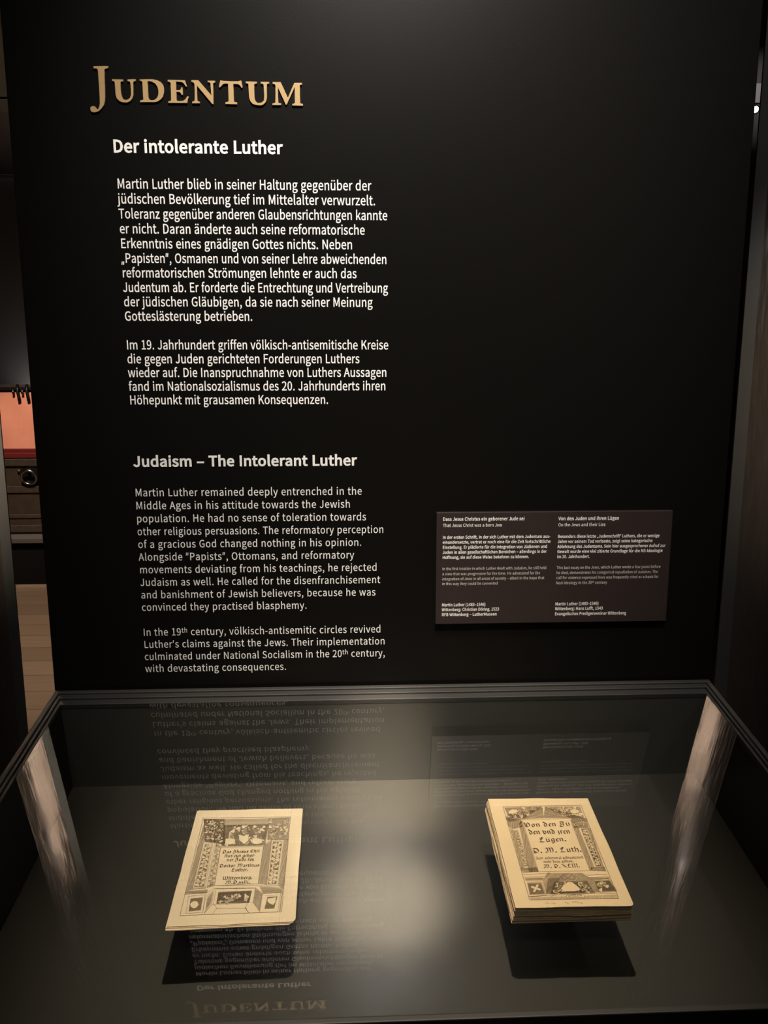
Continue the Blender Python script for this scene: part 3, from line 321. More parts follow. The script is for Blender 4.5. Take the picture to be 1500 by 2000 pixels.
# ------------------------------------------------------------------ caption plaque
c4 = DATA['plaque_c']
px0, px1 = (c4[0][0]+c4[3][0])/2000, (c4[1][0]+c4[2][0])/2000; pz1, pz0 = (c4[0][1]+c4[1][1])/2000, (c4[2][1]+c4[3][1])/2000
pq = thing('caption_plaque', 'small brown caption board with two columns of white text screwed to the black panel', 'sign', ((px0+px1)/2, 0, pz0))
hw = (px1-px0)/2
boxobj('board', (-hw, -.008, 0), (hw, -.0004, pz1-pz0), M['plaque'], pq, .0005)
cx = (px0+px1)/2
pfn = lambda x, z, l: (x/1000-cx, -.0082, z/1000-pz0)
groups = [('title', 0, 2), ('caption', 2, 7), ('translation', 7, 11), ('imprint', 11, 14)]
for col in (0, 1):
    for nm, ia, ib in groups:
        mb = MB()
        for k, s, x0, x1, z in DATA['plaque'][col*14+ia:col*14+ib]:
            text_line(mb, s, x0, x1, z, {'B': 5.0, 'r': 4.8, 'b': 4.5, 'l': 4.2}[k], {'B': 14, 'r': 0, 'b': 12, 'l': -6}[k], 10, pfn)
        mb.build(nm, M['plaque_ink_thin' if nm == 'translation' else 'plaque_ink'], pq, recalc=False)

# ------------------------------------------------------------------ glass display case
case = thing('display_case', 'sloping black display case with glass top standing in front of the black panel', 'display case', (0, 0, 0))
RL, RR, RF, RB = -.4959, .4922, -.546, 0.0           # rim outline (x, slope axis)
def cfn(x, a, h): p = case_pt(x, a, h); return (p.x, p.y, p.z)
def cbox(mb, x0, x1, a0, a1, h0, h1, mi=0):
    k = len(mb.v)
    mb.v += [cfn(x, a, h) for h in (h1, h0) for x, a in ((x0, a0), (x1, a0), (x1, a1), (x0, a1))]
    for q in ((0,3,2,1),(4,5,6,7),(0,1,5,4),(1,2,6,5),(2,3,7,6),(3,0,4,7)): mb.f.append(tuple(k+i for i in q)); mb.mi.append(mi)
RI = .0165
def frame(mb, inset, width, h0, h1, b0, b1):
    """one step of the rim; b0..b1 is its back rail on the slope axis"""
    x0, x1, a0 = RL+inset, RR-inset, RF+inset*.5
    cbox(mb, x0, x1, b1, b0, h0, h1); cbox(mb, x0, x1, a0, a0+width*.8, h0, h1)
    cbox(mb, x0, x0+width, a0+width*.8, b1, h0, h1); cbox(mb, x1-width, x1, a0+width*.8, b1, h0, h1)
BACK = -.0015
mb = MB(); frame(mb, 0, .0075, -.001, .03, BACK-.0065, BACK-.0145); mb.build('rim', M['rim'], case, .0012)
mb = MB(); frame(mb, .0078, .0045, .0012, .03, BACK-.0148, BACK-.0248); mb.build('rim', M['rim'], case, .0008)
mb = MB(); frame(mb, .0126, .0045, .0038, .0118, BACK-.0251, BACK-.0372); mb.build('rim', M['rim'], case, .0006)
mb = MB(); cbox(mb, RL+.0122, RR-.0122, RF+.009, BACK-.026, .0045, .0105); mb.build('glass_top', M['glass'], case)
FL, FR, FB, FF = -.4787, .4768, -.0385, -.532
D = .185
mb = MB(); cbox(mb, FL, FR, FF, FB, FLOOR_H, FLOOR_H+.012); mb.build('bed', M['bed'], case)
mb = MB(); cbox(mb, RL+.0124, FL-.0002, RF+.004, FB, .012, D); mb.build('side_wall', M['case'], case)
mb = MB(); cbox(mb, FR+.0002, RR-.0124, RF+.004, FB, .012, D); mb.build('side_wall', M['case'], case)
mb = MB(); cbox(mb, FL, FR, FB+.0002, FB+.009, .012, FLOOR_H+.012); mb.build('back_wall', M['case_wall'], case)
mb = MB(); cbox(mb, FL, FR, RF+.004, FF-.0002, .0312, D); mb.build('front_wall', M['case'], case)
mb = MB()
zt = lambda y: ZR + math.tan(TILT)*y - D/math.cos(TILT)
yb, yf = -.003, -.56
k = len(mb.v)
mb.v += [(RL+.006, yf, .0), (RR-.006, yf, .0), (RR-.006, yb, .0), (RL+.006, yb, .0), (RL+.006, yf, zt(yf)-.001), (RR-.006, yf, zt(yf)-.001), (RR-.006, yb, zt(yb)-.001), (RL+.006, yb, zt(yb)-.001)]
for q in ((0,3,2,1),(4,5,6,7),(0,1,5,4),(1,2,6,5),(2,3,7,6),(3,0,4,7)): mb.f.append(tuple(k+i for i in q)); mb.mi.append(0)
mb.build('base_cabinet', M['case'], case, .001)
for bx, ba in ((-.19, -.243), (.187, -.255)):
    mb = MB(); cbox(mb, bx-.035, bx+.035, ba-.02, ba+.03, .0755, FLOOR_H-.0002); mb.build('riser', M['riser'], case)

# ------------------------------------------------------------------ the two old books
DR = json.loads(r'''{"L":[["L",".45",[[-59.11,76.98],[53.6,75.36],[54.46,-76.41],[-57.85,-77.57],[-59.11,76.98]]],["H",".62,.22,0",[[-42.26,74.5],[27.02,73.62],[27.23,61.81],[-29.58,60.09]]],["H",".5,.27,8",[[-58.58,75.45],[-42.26,74.5],[-29.58,60.09],[-27.41,28.78],[-35.71,33.42],[-49.21,34.76],[-53.25,54.52]]],["S","60",[[-57.45,75.03],[-31.68,74.14],[-23.61,28.64],[-51.12,34.83]]],["S","34",[[25.66,74.05],[52.72,74.63],[53.32,34.35],[27.51,35.25]]],["S","46",[[-30.14,63.8],[26.75,62.76],[25.89,26.05],[-27.02,26.17]]],["H",".55,.2,60",[[-29.86,61.94],[26.75,62.76],[23.66,25.61],[-28.53,25.36]]],["L",".3",[[-51.51,74.82],[-31.02,74.12],[-29.38,67.49]]],["P","c",[[-8.85,45.75],[-2.71,42.86],[3.3,46.05],[4.17,34.65],[-0.65,28.54],[-7.56,35.94]]],["P","c",[[-24.79,38.3],[-18.91,39.87],[-12.4,36.99],[-11.94,30.84],[-17.28,28.42],[-24.13,30.4]]],["P","c",[[8.94,36.25],[15.03,38.69],[21.08,35.82],[21.47,29.68],[14.99,27.64],[9.27,30.1]]],["H",".5,.28,80",[[-56.87,65.66],[-53.95,60.02],[-50.97,33.95],[-50.98,-40.19],[-57.83,-42.35]]],["L",".3",[[-51.45,33.09],[-39.38,32.67],[-36.33,-40.1],[-51.04,-39.88],[-51.45,33.09]]],["L",".3",[[-49.18,30.92],[-40.56,30.62],[-37.97,-38.08],[-49.64,-37.97],[-49.18,30.92]]],["V","9",[[-48.37,29.85],[-41.15,29.6],[-38.63,-37.0],[-49.0,-36.93]]],["L",".3",[[-39.38,32.67],[-35.71,33.42],[-27.76,24.48]]],["L",".25",[[-37.33,31.73],[-34.64,-39.71]]],["H",".5,.22,82",[[-35.62,32.89],[-28.19,23.97],[-26.43,-35.91],[-34.64,-39.71]]],["V","8",[[-34.81,29.38],[-30.4,23.71],[-28.41,-34.62],[-32.91,-35.98]]],["L",".35",[[-28.39,24.5],[23.84,23.88],[23.74,-34.93],[-26.38,-36.21],[-28.39,24.5]]],["L",".3",[[23.61,26.13],[33.22,35.4],[48.18,34.88],[47.21,-38.36],[34.13,-37.9],[33.22,35.4]]],["H",".42,.25,85",[[23.73,24.92],[32.94,34.35],[34.05,-37.13],[23.74,-34.93]]],["L",".28",[[35.11,32.87],[46.56,32.82],[45.26,-36.46],[35.29,-36.41],[35.11,32.87]]],["V","9",[[35.46,31.81],[46.14,31.79],[44.72,-35.68],[35.69,-35.66]]],["H",".5,.27,80",[[48.57,34.87],[53.74,35.57],[54.47,-44.83],[47.6,-38.83]]],["L",".3",[[-58.13,-42.64],[-26.98,-36.19],[19.83,-37.09],[25.86,-38.06],[52.31,-42.79]]],["L",".3",[[-57.74,-46.38],[-34.07,-46.48],[-25.7,-40.48],[21.49,-41.25],[30.68,-50.26],[53.58,-48.39]]],["H",".5,.24,0",[[-57.92,-43.09],[-33.12,-41.72],[-33.53,-46.2],[-57.77,-46.23]]],["H",".5,.22,0",[[25.94,-38.83],[52.96,-43.57],[53.09,-48.08],[30.97,-49.68]]],["L",".35",[[-58.86,-47.82],[-34.02,-46.78],[-33.27,-75.66]]],["L",".3",[[-53.6,-50.97],[-35.31,-49.4],[-33.33,-73.98],[-51.81,-75.0],[-53.6,-50.97]]],["D","m",[[-50.48,-54.01],[-36.82,-52.74],[-36.12,-71.06],[-49.28,-72.28]]],["P","c",[[-45.96,-57.82],[-42.0,-58.68],[-39.59,-63.1],[-40.9,-66.63],[-43.95,-68.66],[-48.19,-66.09],[-49.76,-62.02],[-48.29,-59.47]]],["L",".3",[[-32.59,-51.71],[-25.87,-43.03],[-25.14,-61.74],[-31.5,-74.75]]],["H",".45,.26,75",[[-31.76,-53.21],[-26.63,-45.55],[-26.16,-61.13],[-30.97,-71.24]]],["L",".3",[[-23.83,-41.15],[21.54,-41.7],[20.98,-62.37],[-23.1,-63.69],[-23.83,-41.15]]],["L",".28",[[-20.75,-45.76],[18.04,-45.04]]],["D","m",[[-20.45,-46.22],[17.84,-45.33],[16.82,-62.23],[-20.19,-62.5]]],["S","15",[[-19.63,-46.99],[17.32,-45.91],[16.27,-61.48],[-19.64,-61.65]]],["L",".3",[[-23.57,-62.23],[-18.5,-68.85],[12.95,-69.98],[15.48,-62.61]]],["L",".28",[[-18.5,-68.85],[-22.13,-76.62]]],["L",".28",[[12.95,-69.98],[18.81,-76.96]]],["L",".45",[[13.69,-68.58],[15.68,-73.62],[18.7,-76.96]]],["L",".3",[[-23.33,-63.68],[-26.2,-65.73],[-31.38,-75.45]]],["H",".4,.24,85",[[21.59,-42.16],[30.36,-50.55],[29.9,-75.53],[21.27,-62.82]]],["L",".3",[[30.68,-50.26],[51.04,-48.9],[50.12,-76.25],[30.01,-76.52],[30.68,-50.26]]],["L",".28",[[33.92,-53.34],[49.27,-52.85]]],["D","m",[[36.63,-54.91],[47.99,-54.28],[45.81,-71.43],[34.86,-71.75]]],["P","c",[[37.2,-57.13],[42.38,-56.58],[46.68,-55.26],[46.4,-62.55],[44.47,-66.81],[39.65,-64.48],[36.75,-60.76]]],["L",".3",[[51.04,-48.9],[53.58,-48.39],[52.18,-76.33]]],["H",".5,.2,80",[[51.7,-49.82],[53.65,-49.29],[53.2,-74.95],[51.2,-75.59]]],["L",".12",[[54.01,90.4],[52.85,-94.97]]],["L",".2",[[60.05,-27.25],[67.12,-25.31]]]],"R":[["L",".5",[[-49.2,74.02],[51.85,72.66],[52.02,-77.68],[-47.18,-76.5],[-49.2,74.02]]],["S","30",[[-47.71,71.86],[1.95,72.26],[-25.66,52.12],[-45.54,52.8]]],["S","30",[[3.4,72.21],[49.81,70.61],[49.5,48.91],[31.19,50.15]]],["H",".5,.24,20",[[-49.06,55.36],[1.47,70.17],[-1.51,51.28],[-30.46,49.65],[-47.0,45.21]]],["H",".5,.24,-25",[[4.46,70.49],[29.42,59.83],[49.68,49.51],[31.19,50.15],[-1.51,51.28]]],["L",".4",[[-42.04,56.14],[0.12,70.63]]],["L",".4",[[-41.01,54.07],[0.69,68.1]]],["L",".35",[[4.46,70.49],[33.02,57.03]]],["P","c",[[-44.03,64.43],[-38.2,68.39],[-31.92,67.13],[-31.54,64.0],[-37.67,60.08],[-43.82,60.3]]],["P","c",[[34.82,63.79],[41.43,66.7],[46.35,63.39],[45.92,59.26],[38.91,57.44],[34.87,59.64]]],["L",".35",[[-29.25,48.61],[31.03,49.55],[31.69,-36.9],[-28.0,-36.5],[-29.25,48.61]]],["H",".5,.3,75",[[-49.52,52.94],[-30.59,49.05],[-31.44,36.74],[-43.69,33.25],[-48.51,37.33]]],["H",".45,.26,72",[[-34.88,44.79],[-29.95,46.62],[-28.57,-36.14],[-39.24,-36.96]]],["L",".3",[[-43.45,30.9],[-38.7,31.52],[-37.6,-27.59],[-43.37,-28.6],[-43.45,30.9]]],["V","10",[[-42.98,29.72],[-39.36,30.37],[-38.34,-26.7],[-42.72,-27.41]]],["H",".5,.28,72",[[-47.49,35.34],[-43.73,30.91],[-43.8,-28.76],[-47.33,-34.97]]],["S","24",[[32.61,50.1],[51.81,49.44],[50.33,31.94],[32.15,32.57]]],["H",".45,.25,66",[[31.63,47.51],[37.58,34.35],[38.42,-32.0],[32.05,-36.58]]],["L",".3",[[40.27,31.31],[47.25,32.05],[48.28,-30.96],[40.25,-31.2],[40.27,31.31]]],["D","m",[[40.69,30.32],[46.5,30.9],[47.57,-30.25],[41.03,-30.36]]],["V","10",[[40.76,29.54],[45.86,30.14],[47.12,-29.54],[41.5,-29.69]]],["H",".45,.26,66",[[48.23,32.02],[51.61,31.51],[49.69,-38.39],[48.26,-32.34]]],["H",".5,.26,0",[[-46.93,-29.85],[-28.41,-29.64],[-28.39,-36.49],[-46.49,-37.21]]],["H",".5,.26,0",[[34.49,-31.86],[50.49,-31.56],[50.34,-38.41],[32.35,-36.93]]],["L",".4",[[-47.08,-40.06],[-18.85,-39.37],[-15.97,-38.28]]],["L",".35",[[-46.59,-43.93],[-23.27,-44.26],[-17.43,-38.91]]],["L",".35",[[20.23,-40.24],[26.5,-43.5],[50.23,-42.99]]],["L",".35",[[21.97,-43.34],[27.48,-46.88],[50.33,-46.85]]],["H",".5,.24,0",[[-45.94,-45.12],[-24.18,-45.39],[-26.36,-49.14],[-45.78,-49.28]]],["H",".5,.24,0",[[28.53,-47.75],[50.56,-47.36],[50.58,-50.2],[30.29,-50.64]]],["L",".3",[[-45.49,-50.94],[-27.49,-51.24],[-27.39,-70.93],[-46.72,-71.5]]],["L",".3",[[-44.49,-52.29],[-28.65,-52.35],[-28.2,-69.0],[-45.4,-69.5],[-44.49,-52.29]]],["D","m",[[-44.25,-52.95],[-29.23,-53.15],[-28.56,-68.35],[-44.86,-68.73]]],["P","c",[[-31.44,-63.3],[-32.73,-63.9],[-34.46,-63.67],[-35.76,-62.66],[-36.32,-62.32],[-36.75,-63.11],[-37.62,-64.68],[-39.07,-66.07],[-40.4,-66.34],[-40.91,-65.21],[-40.24,-63.31],[-39.16,-61.9],[-38.64,-61.28],[-39.33,-60.93],[-40.74,-60.39],[-42.01,-59.22],[-41.95,-57.76],[-40.67,-57.16],[-38.92,-57.38],[-37.61,-58.4],[-37.05,-58.75],[-36.61,-57.95],[-35.74,-56.36],[-34.27,-54.94],[-32.92,-54.66],[-32.41,-55.82],[-33.11,-57.75],[-34.2,-59.17],[-34.73,-59.8],[-34.04,-60.15],[-32.63,-60.68],[-31.37,-61.86]]],["L",".3",[[32.46,-51.22],[50.71,-51.03],[53.45,-68.23],[31.65,-68.58],[32.46,-51.22]]],["D","m",[[32.73,-52.05],[50.06,-51.84],[52.82,-67.41],[32.26,-67.8]]],["S","7",[[33.51,-52.91],[49.21,-52.47],[51.89,-66.74],[33.29,-67.36]]],["H",".45,.22,40",[[-17.43,-38.91],[20.32,-39.9],[32.07,-51.2],[31.49,-68.25],[-26.64,-69.37],[-26.36,-49.14]]],["H",".5,.22,-40",[[-19.35,-46.9],[-5.41,-45.72],[-18.09,-68.09],[-27.08,-68.56]]],["S","46",[[-14.13,-52.05],[23.49,-51.73],[28.49,-69.74],[-22.25,-69.53]]],["V","9",[[-13.02,-55.37],[22.15,-54.15],[22.66,-67.94],[-20.8,-68.79]]],["L",".45",[[3.18,-47.69],[-1.11,-41.68],[-4.81,-44.91],[-2.48,-49.48],[3.18,-47.69],[9.25,-42.05],[11.97,-45.5],[8.44,-49.87],[3.18,-47.69]]],["P","c",[[-4.5,-57.3],[1.88,-52.61],[6.79,-53.61],[10.98,-59.47],[13.45,-64.41],[5.21,-66.52],[-6.15,-66.12],[-8.92,-62.01]]],["L",".35",[[-15.85,-64.17],[-1.74,-59.02],[0.16,-66.34]]],["L",".35",[[4.65,-54.35],[8.0,-60.99],[17.03,-65.34]]],["L",".35",[[-23.2,-73.44],[-8.26,-64.44]]],["L",".3",[[-45.61,-72.17],[-25.13,-71.01],[28.49,-69.74],[52.17,-71.38]]],["H",".6,.22,60",[[-45.56,-73.12],[52.45,-72.5],[51.8,-77.2],[-45.76,-75.77]]],["P","c",[[-4.86,-70.94],[14.91,-70.53],[14.46,-75.25],[-5.34,-75.17]]]],"TL":[["Das Jhesus Chri",[-25.82,14.2],[20.22,14.27],1],["ſtus eyn gebor-",[-21.74,7.7],[16.01,7.37],1],["ner Jude ſey",[-18.06,1.12],[14.89,0.95],1],["Doctor Martinus",[-26.02,-8.36],[22.32,-8.61],1],["Luther.",[-10.45,-15.31],[10.11,-15.4],1],["Wittemberg.",[-18.84,-27.57],[16.38,-27.73],1],["M.D.xxiij.",[-14.86,-34.33],[14.17,-34.29],1]],"TR":[["Von den Jü",[-29.83,35.7],[29.0,36.62],1],["den vnd jren",[-26.17,23.35],[25.38,23.1],1],["Lügen.",[-16.74,9.78],[17.17,10.47],1],["D. M. Luth.",[-28.83,-7.6],[30.9,-6.98],1],["Zum andernmal gedruckt/vnd",[-27.0,-17.48],[29.8,-18.06],0],["mehr dazu gethan.",[-19.02,-23.38],[16.27,-23.4],0],["M. D. XLIII.",[-20.87,-31.29],[22.03,-31.42],2],["wittem",[-3.76,-73.97],[12.73,-73.77],0]],"note":[[-31.45,-81.71],[17.11,-82.67]],"xh":[[0.4900000000000002,-3.389999999999999],[-1.3,-5.5]]}''')
# broad-nib pen strokes of a blackletter alphabet (x-height = 1)
def mn(x, t=.95, b=.06): return [(x-.12, t-.12), (x, t), (x, b), (x+.13, b+.1)]
BL = {
 'i': (.42, [mn(.2), [(.12, 1.34), (.26, 1.2)]]), 'n': (.82, [mn(.2), [(.2, .8), (.48, .98), (.6, .84), (.6, .06), (.73, .16)]]),
 'm': (1.22, [mn(.2), [(.2, .8), (.48, .98), (.6, .84), (.6, .08)], [(.6, .8), (.88, .98), (1, .84), (1, .06), (1.13, .16)]]),
 'u': (.82, [[(.08, .83), (.2, .95), (.2, .18), (.36, .02), (.6, .2)], mn(.6)]), 'r': (.56, [mn(.2), [(.2, .8), (.38, .98), (.52, .86)]]),
 'e': (.6, [[(.2, .75), (.2, .2), (.36, .02), (.56, .18)], [(.2, .75), (.4, .98), (.54, .78), (.24, .5)]]),
 'a': (.78, [[(.15, .8), (.38, .97), (.56, .85), (.56, .08), (.7, .14)], [(.56, .55), (.22, .38), (.2, .15), (.36, .02), (.56, .2)]]),
 'o': (.78, [[(.2, .78), (.2, .2), (.38, .02), (.6, .22), (.6, .78), (.42, .98), (.2, .78)]]),
 'c': (.58, [[(.55, .88), (.38, .98), (.2, .78), (.2, .2), (.36, .02), (.54, .16)]]),
 'd': (.8, [[(.08, 1.5), (.5, 1.02), (.62, .78), (.62, .2), (.4, .02), (.2, .2), (.2, .72), (.45, .9)]]),
 'b': (.8, [[(.2, 1.5), (.2, .2), (.38, .02), (.62, .22), (.62, .76), (.45, .96), (.2, .76)]]),
 'h': (.8, [[(.2, 1.5), (.2, .05)], [(.2, .75), (.46, .97), (.62, .8), (.62, .1), (.48, -.3)]]),
 'l': (.4, [[(.2, 1.5), (.2, .15), (.34, .04)]]), 't': (.52, [[(.22, 1.25), (.22, .15), (.36, .03), (.5, .14)], [(.04, .92), (.46, .92)]]),
 'ſ': (.5, [[(.2, -.05), (.2, 1.2), (.38, 1.46), (.55, 1.32)]]), 's': (.64, [[(.55, .86), (.35, .98), (.18, .76), (.52, .42), (.5, .14), (.3, .02), (.14, .16)]]),
 'g': (.78, [[(.6, .86), (.38, .97), (.2, .75), (.2, .28), (.38, .12), (.6, .25)], [(.6, .95), (.6, -.2), (.4, -.42), (.14, -.3)]]),
 'y': (.78, [[(.1, 1.0), (.2, .9), (.2, .3), (.4, .1), (.6, .3)], [(.6, .95), (.6, 0), (.3, -.42)]]),
 'v': (.8, [[(.04, 1.15), (.2, .9), (.2, .22), (.42, .02), (.62, .25), (.62, .8), (.42, .98)]]),
 'j': (.44, [[(.08, .84), (.2, .95), (.2, -.1), (.02, -.42)]]), 'p': (.8, [[(.2, 1), (.2, -.45)], [(.2, .75), (.45, .98), (.62, .78), (.62, .22), (.38, .02), (.2, .15)]]),
 'k': (.7, [[(.2, 1.5), (.2, .06)], [(.2, .6), (.5, .95), (.4, .55), (.6, .05)]]), 'x': (.66, [[(.1, .92), (.55, .06)], [(.55, .94), (.1, .08)]]),
 'z': (.6, [[(.12, .9), (.5, .92), (.14, .08), (.52, .06)]]), 'w': (1.2, [[(.1, 1.1), (.2, .9), (.2, .2), (.4, .02), (.6, .2), (.6, .95)], [(.6, .2), (.8, .02), (1, .25), (1, .8), (.82, .98)]]),
 'D': (1.3, [[(.15, 1.2), (.45, 1.46), (.9, 1.3), (1.12, .85), (1.05, .35), (.7, .03), (.2, .1)], [(.5, 1.2), (.3, .75), (.55, .3), (.8, .45)]]),
 'J': (1.05, [[(.1, 1.2), (.3, 1.46), (.6, 1.25), (.95, 1.42)], [(.7, 1.3), (.72, .2), (.45, -.25), (.1, -.1), (.12, .2)], [(.42, 1.2), (.2, .8), (.42, .45)]]),
 'C': (1.05, [[(.92, 1.28), (.6, 1.46), (.22, 1.05), (.22, .4), (.5, .03), (.92, .25)], [(.58, 1.4), (.52, .2)]]),
 'M': (1.6, [[(.12, 1.15), (.38, 1.46), (.5, 1.2), (.5, .3), (.28, .02), (.08, .2)], [(.5, 1.2), (.78, 1.46), (.9, 1.2), (.9, .08)], [(.9, 1.2), (1.18, 1.46), (1.36, 1.15), (1.36, .3), (1.12, .0)]]),
 'L': (1.1, [[(.8, 1.25), (.52, 1.46), (.28, 1.1), (.42, .7), (.3, .3), (.1, .08), (.42, .14), (.72, 0), (1, .2)], [(.55, 1.3), (.6, .9)]]),
 'W': (1.55, [[(.08, 1.3), (.25, 1.46), (.25, .3), (.5, .03), (.76, .3), (.76, 1.42)], [(.76, .3), (1.02, .03), (1.34, .35), (1.34, 1.1), (1.1, 1.44)]]),
 'V': (1.2, [[(.04, 1.35), (.3, 1.46), (.3, .35), (.6, .02), (.98, .35), (.98, 1.05), (.72, 1.44)], [(.55, 1.2), (.55, .3)]]),
 'Z': (1.0, [[(.1, 1.3), (.5, 1.42), (.85, 1.2), (.5, .8), (.85, .4), (.5, -.1), (.1, .1)]]),
 'X': (1.2, [[(.1, 1.4), (1.05, .05)], [(1.0, 1.4), (.15, .05)]]), 'I': (.55, [[(.28, 1.4), (.28, .05)], [(.1, 1.4), (.46, 1.4)], [(.1, .05), (.46, .05)]]),
 '.': (.4, [[(.1, .16), (.26, .0)], [(.14, .2), (.3, .04)]]), '-': (.5, [[(.08, .42), (.4, .52)]]), '/': (.5, [[(.05, -.2), (.4, 1.2)]]), ' ': (.45, []),
 'ü': (.82, [[(.08, .83), (.2, .95), (.2, .18), (.36, .02), (.6, .2)], mn(.6), [(.22, 1.25), (.28, 1.35)], [(.5, 1.25), (.56, 1.35)]]),
}
def nib_line(mb, s, p0, p1, xh, fn, nib=.24):
    W = sum(BL[c][0] for c in s); xs = (p1[0]-p0[0])/W; x = p0[0]
    sl = (p1[1]-p0[1])/max(1e-6, p1[0]-p0[0])
    nx, ny = math.cos(.7)*nib*xh/2, math.sin(.7)*nib*xh/2
    for c in s:
        adv, st = BL[c]
        for line in st:
            P = [(x+a*xs, p0[1]+sl*(x+a*xs-p0[0])+b*xh) for a, b in line]
            for a, b in zip(P, P[1:]):
                mb.poly([fn(a[0]-nx, a[1]-ny), fn(a[0]+nx, a[1]+ny), fn(b[0]+nx, b[1]+ny), fn(b[0]-nx, b[1]-ny)])
                stroke(mb, [a, b], .06*xh, fn)
        x += adv*xs
def stroke(mb, P, wd, fn, mi=0):
    for a, b in zip(P, P[1:]):
        dx, dy = b[0]-a[0], b[1]-a[1]; l = math.hypot(dx, dy)
        if l < 1e-6: continue
        ux, uy = dx/l*wd/2, dy/l*wd/2
        mb.poly([fn(a[0]-ux+uy, a[1]-uy-ux), fn(b[0]+ux+uy, b[1]+uy-ux), fn(b[0]+ux-uy, b[1]+uy+ux), fn(a[0]-ux-uy, a[1]-uy+ux)], mi)
def inside(P, x, y):
    r = False
    for i in range(len(P)):
        a, b = P[i-1], P[i]
        if (a[1] > y) != (b[1] > y) and x < (b[0]-a[0])*(y-a[1])/(b[1]-a[1])+a[0]: r = not r
    return r
def hatch(mb, P, pitch, wd, ang, fn, mi=0):
    ca, sa = math.cos(ang), math.sin(ang)
    Q = [(x*ca+y*sa, -x*sa+y*ca) for x, y in P]; ys = [q[1] for q in Q]; y = min(ys)+pitch/2
    while y < max(ys):
        xs = sorted((b[0]-a[0])*(y-a[1])/(b[1]-a[1])+a[0] for a, b in zip(Q, Q[1:]+Q[:1]) if (a[1] > y) != (b[1] > y))
        for a, b in zip(xs[::2], xs[1::2]):
            if b-a > .3:
                j = random.uniform(-.06, .06)
                stroke(mb, [(a*ca-(y+j)*sa, a*sa+(y+j)*ca), (b*ca-(y-j)*sa, b*sa+(y-j)*ca)], wd*random.uniform(.7, 1.25), fn, mi)
        y += pitch
def leaf(x, y, r, ang, n=15, wob=.35, el=.6):
    ph = random.uniform(0, 6)
    out = []
    for i in range(n):
        t = 2*math.pi*i/n; q = r*(1+wob*math.sin(3*t+ph))
        a, b = q*math.cos(t), q*el*math.sin(t)
        out.append((x+a*math.cos(ang)-b*math.sin(ang), y+a*math.sin(ang)+b*math.cos(ang)))
    return out
def curl(x, y, r, ang, turns=1.1, n=9, sg=1):
    return [(x+r*(1-.75*i/n)*math.cos(ang+sg*2*math.pi*turns*i/n), y+r*(1-.75*i/n)*math.sin(ang+sg*2*math.pi*turns*i/n)) for i in range(n+1)]
def bil(P, u, v):
    a, b, c, d = P[:4]
    return tuple((a[i]*(1-u)+b[i]*u)*(1-v)+(d[i]*(1-u)+c[i]*u)*v for i in (0, 1))
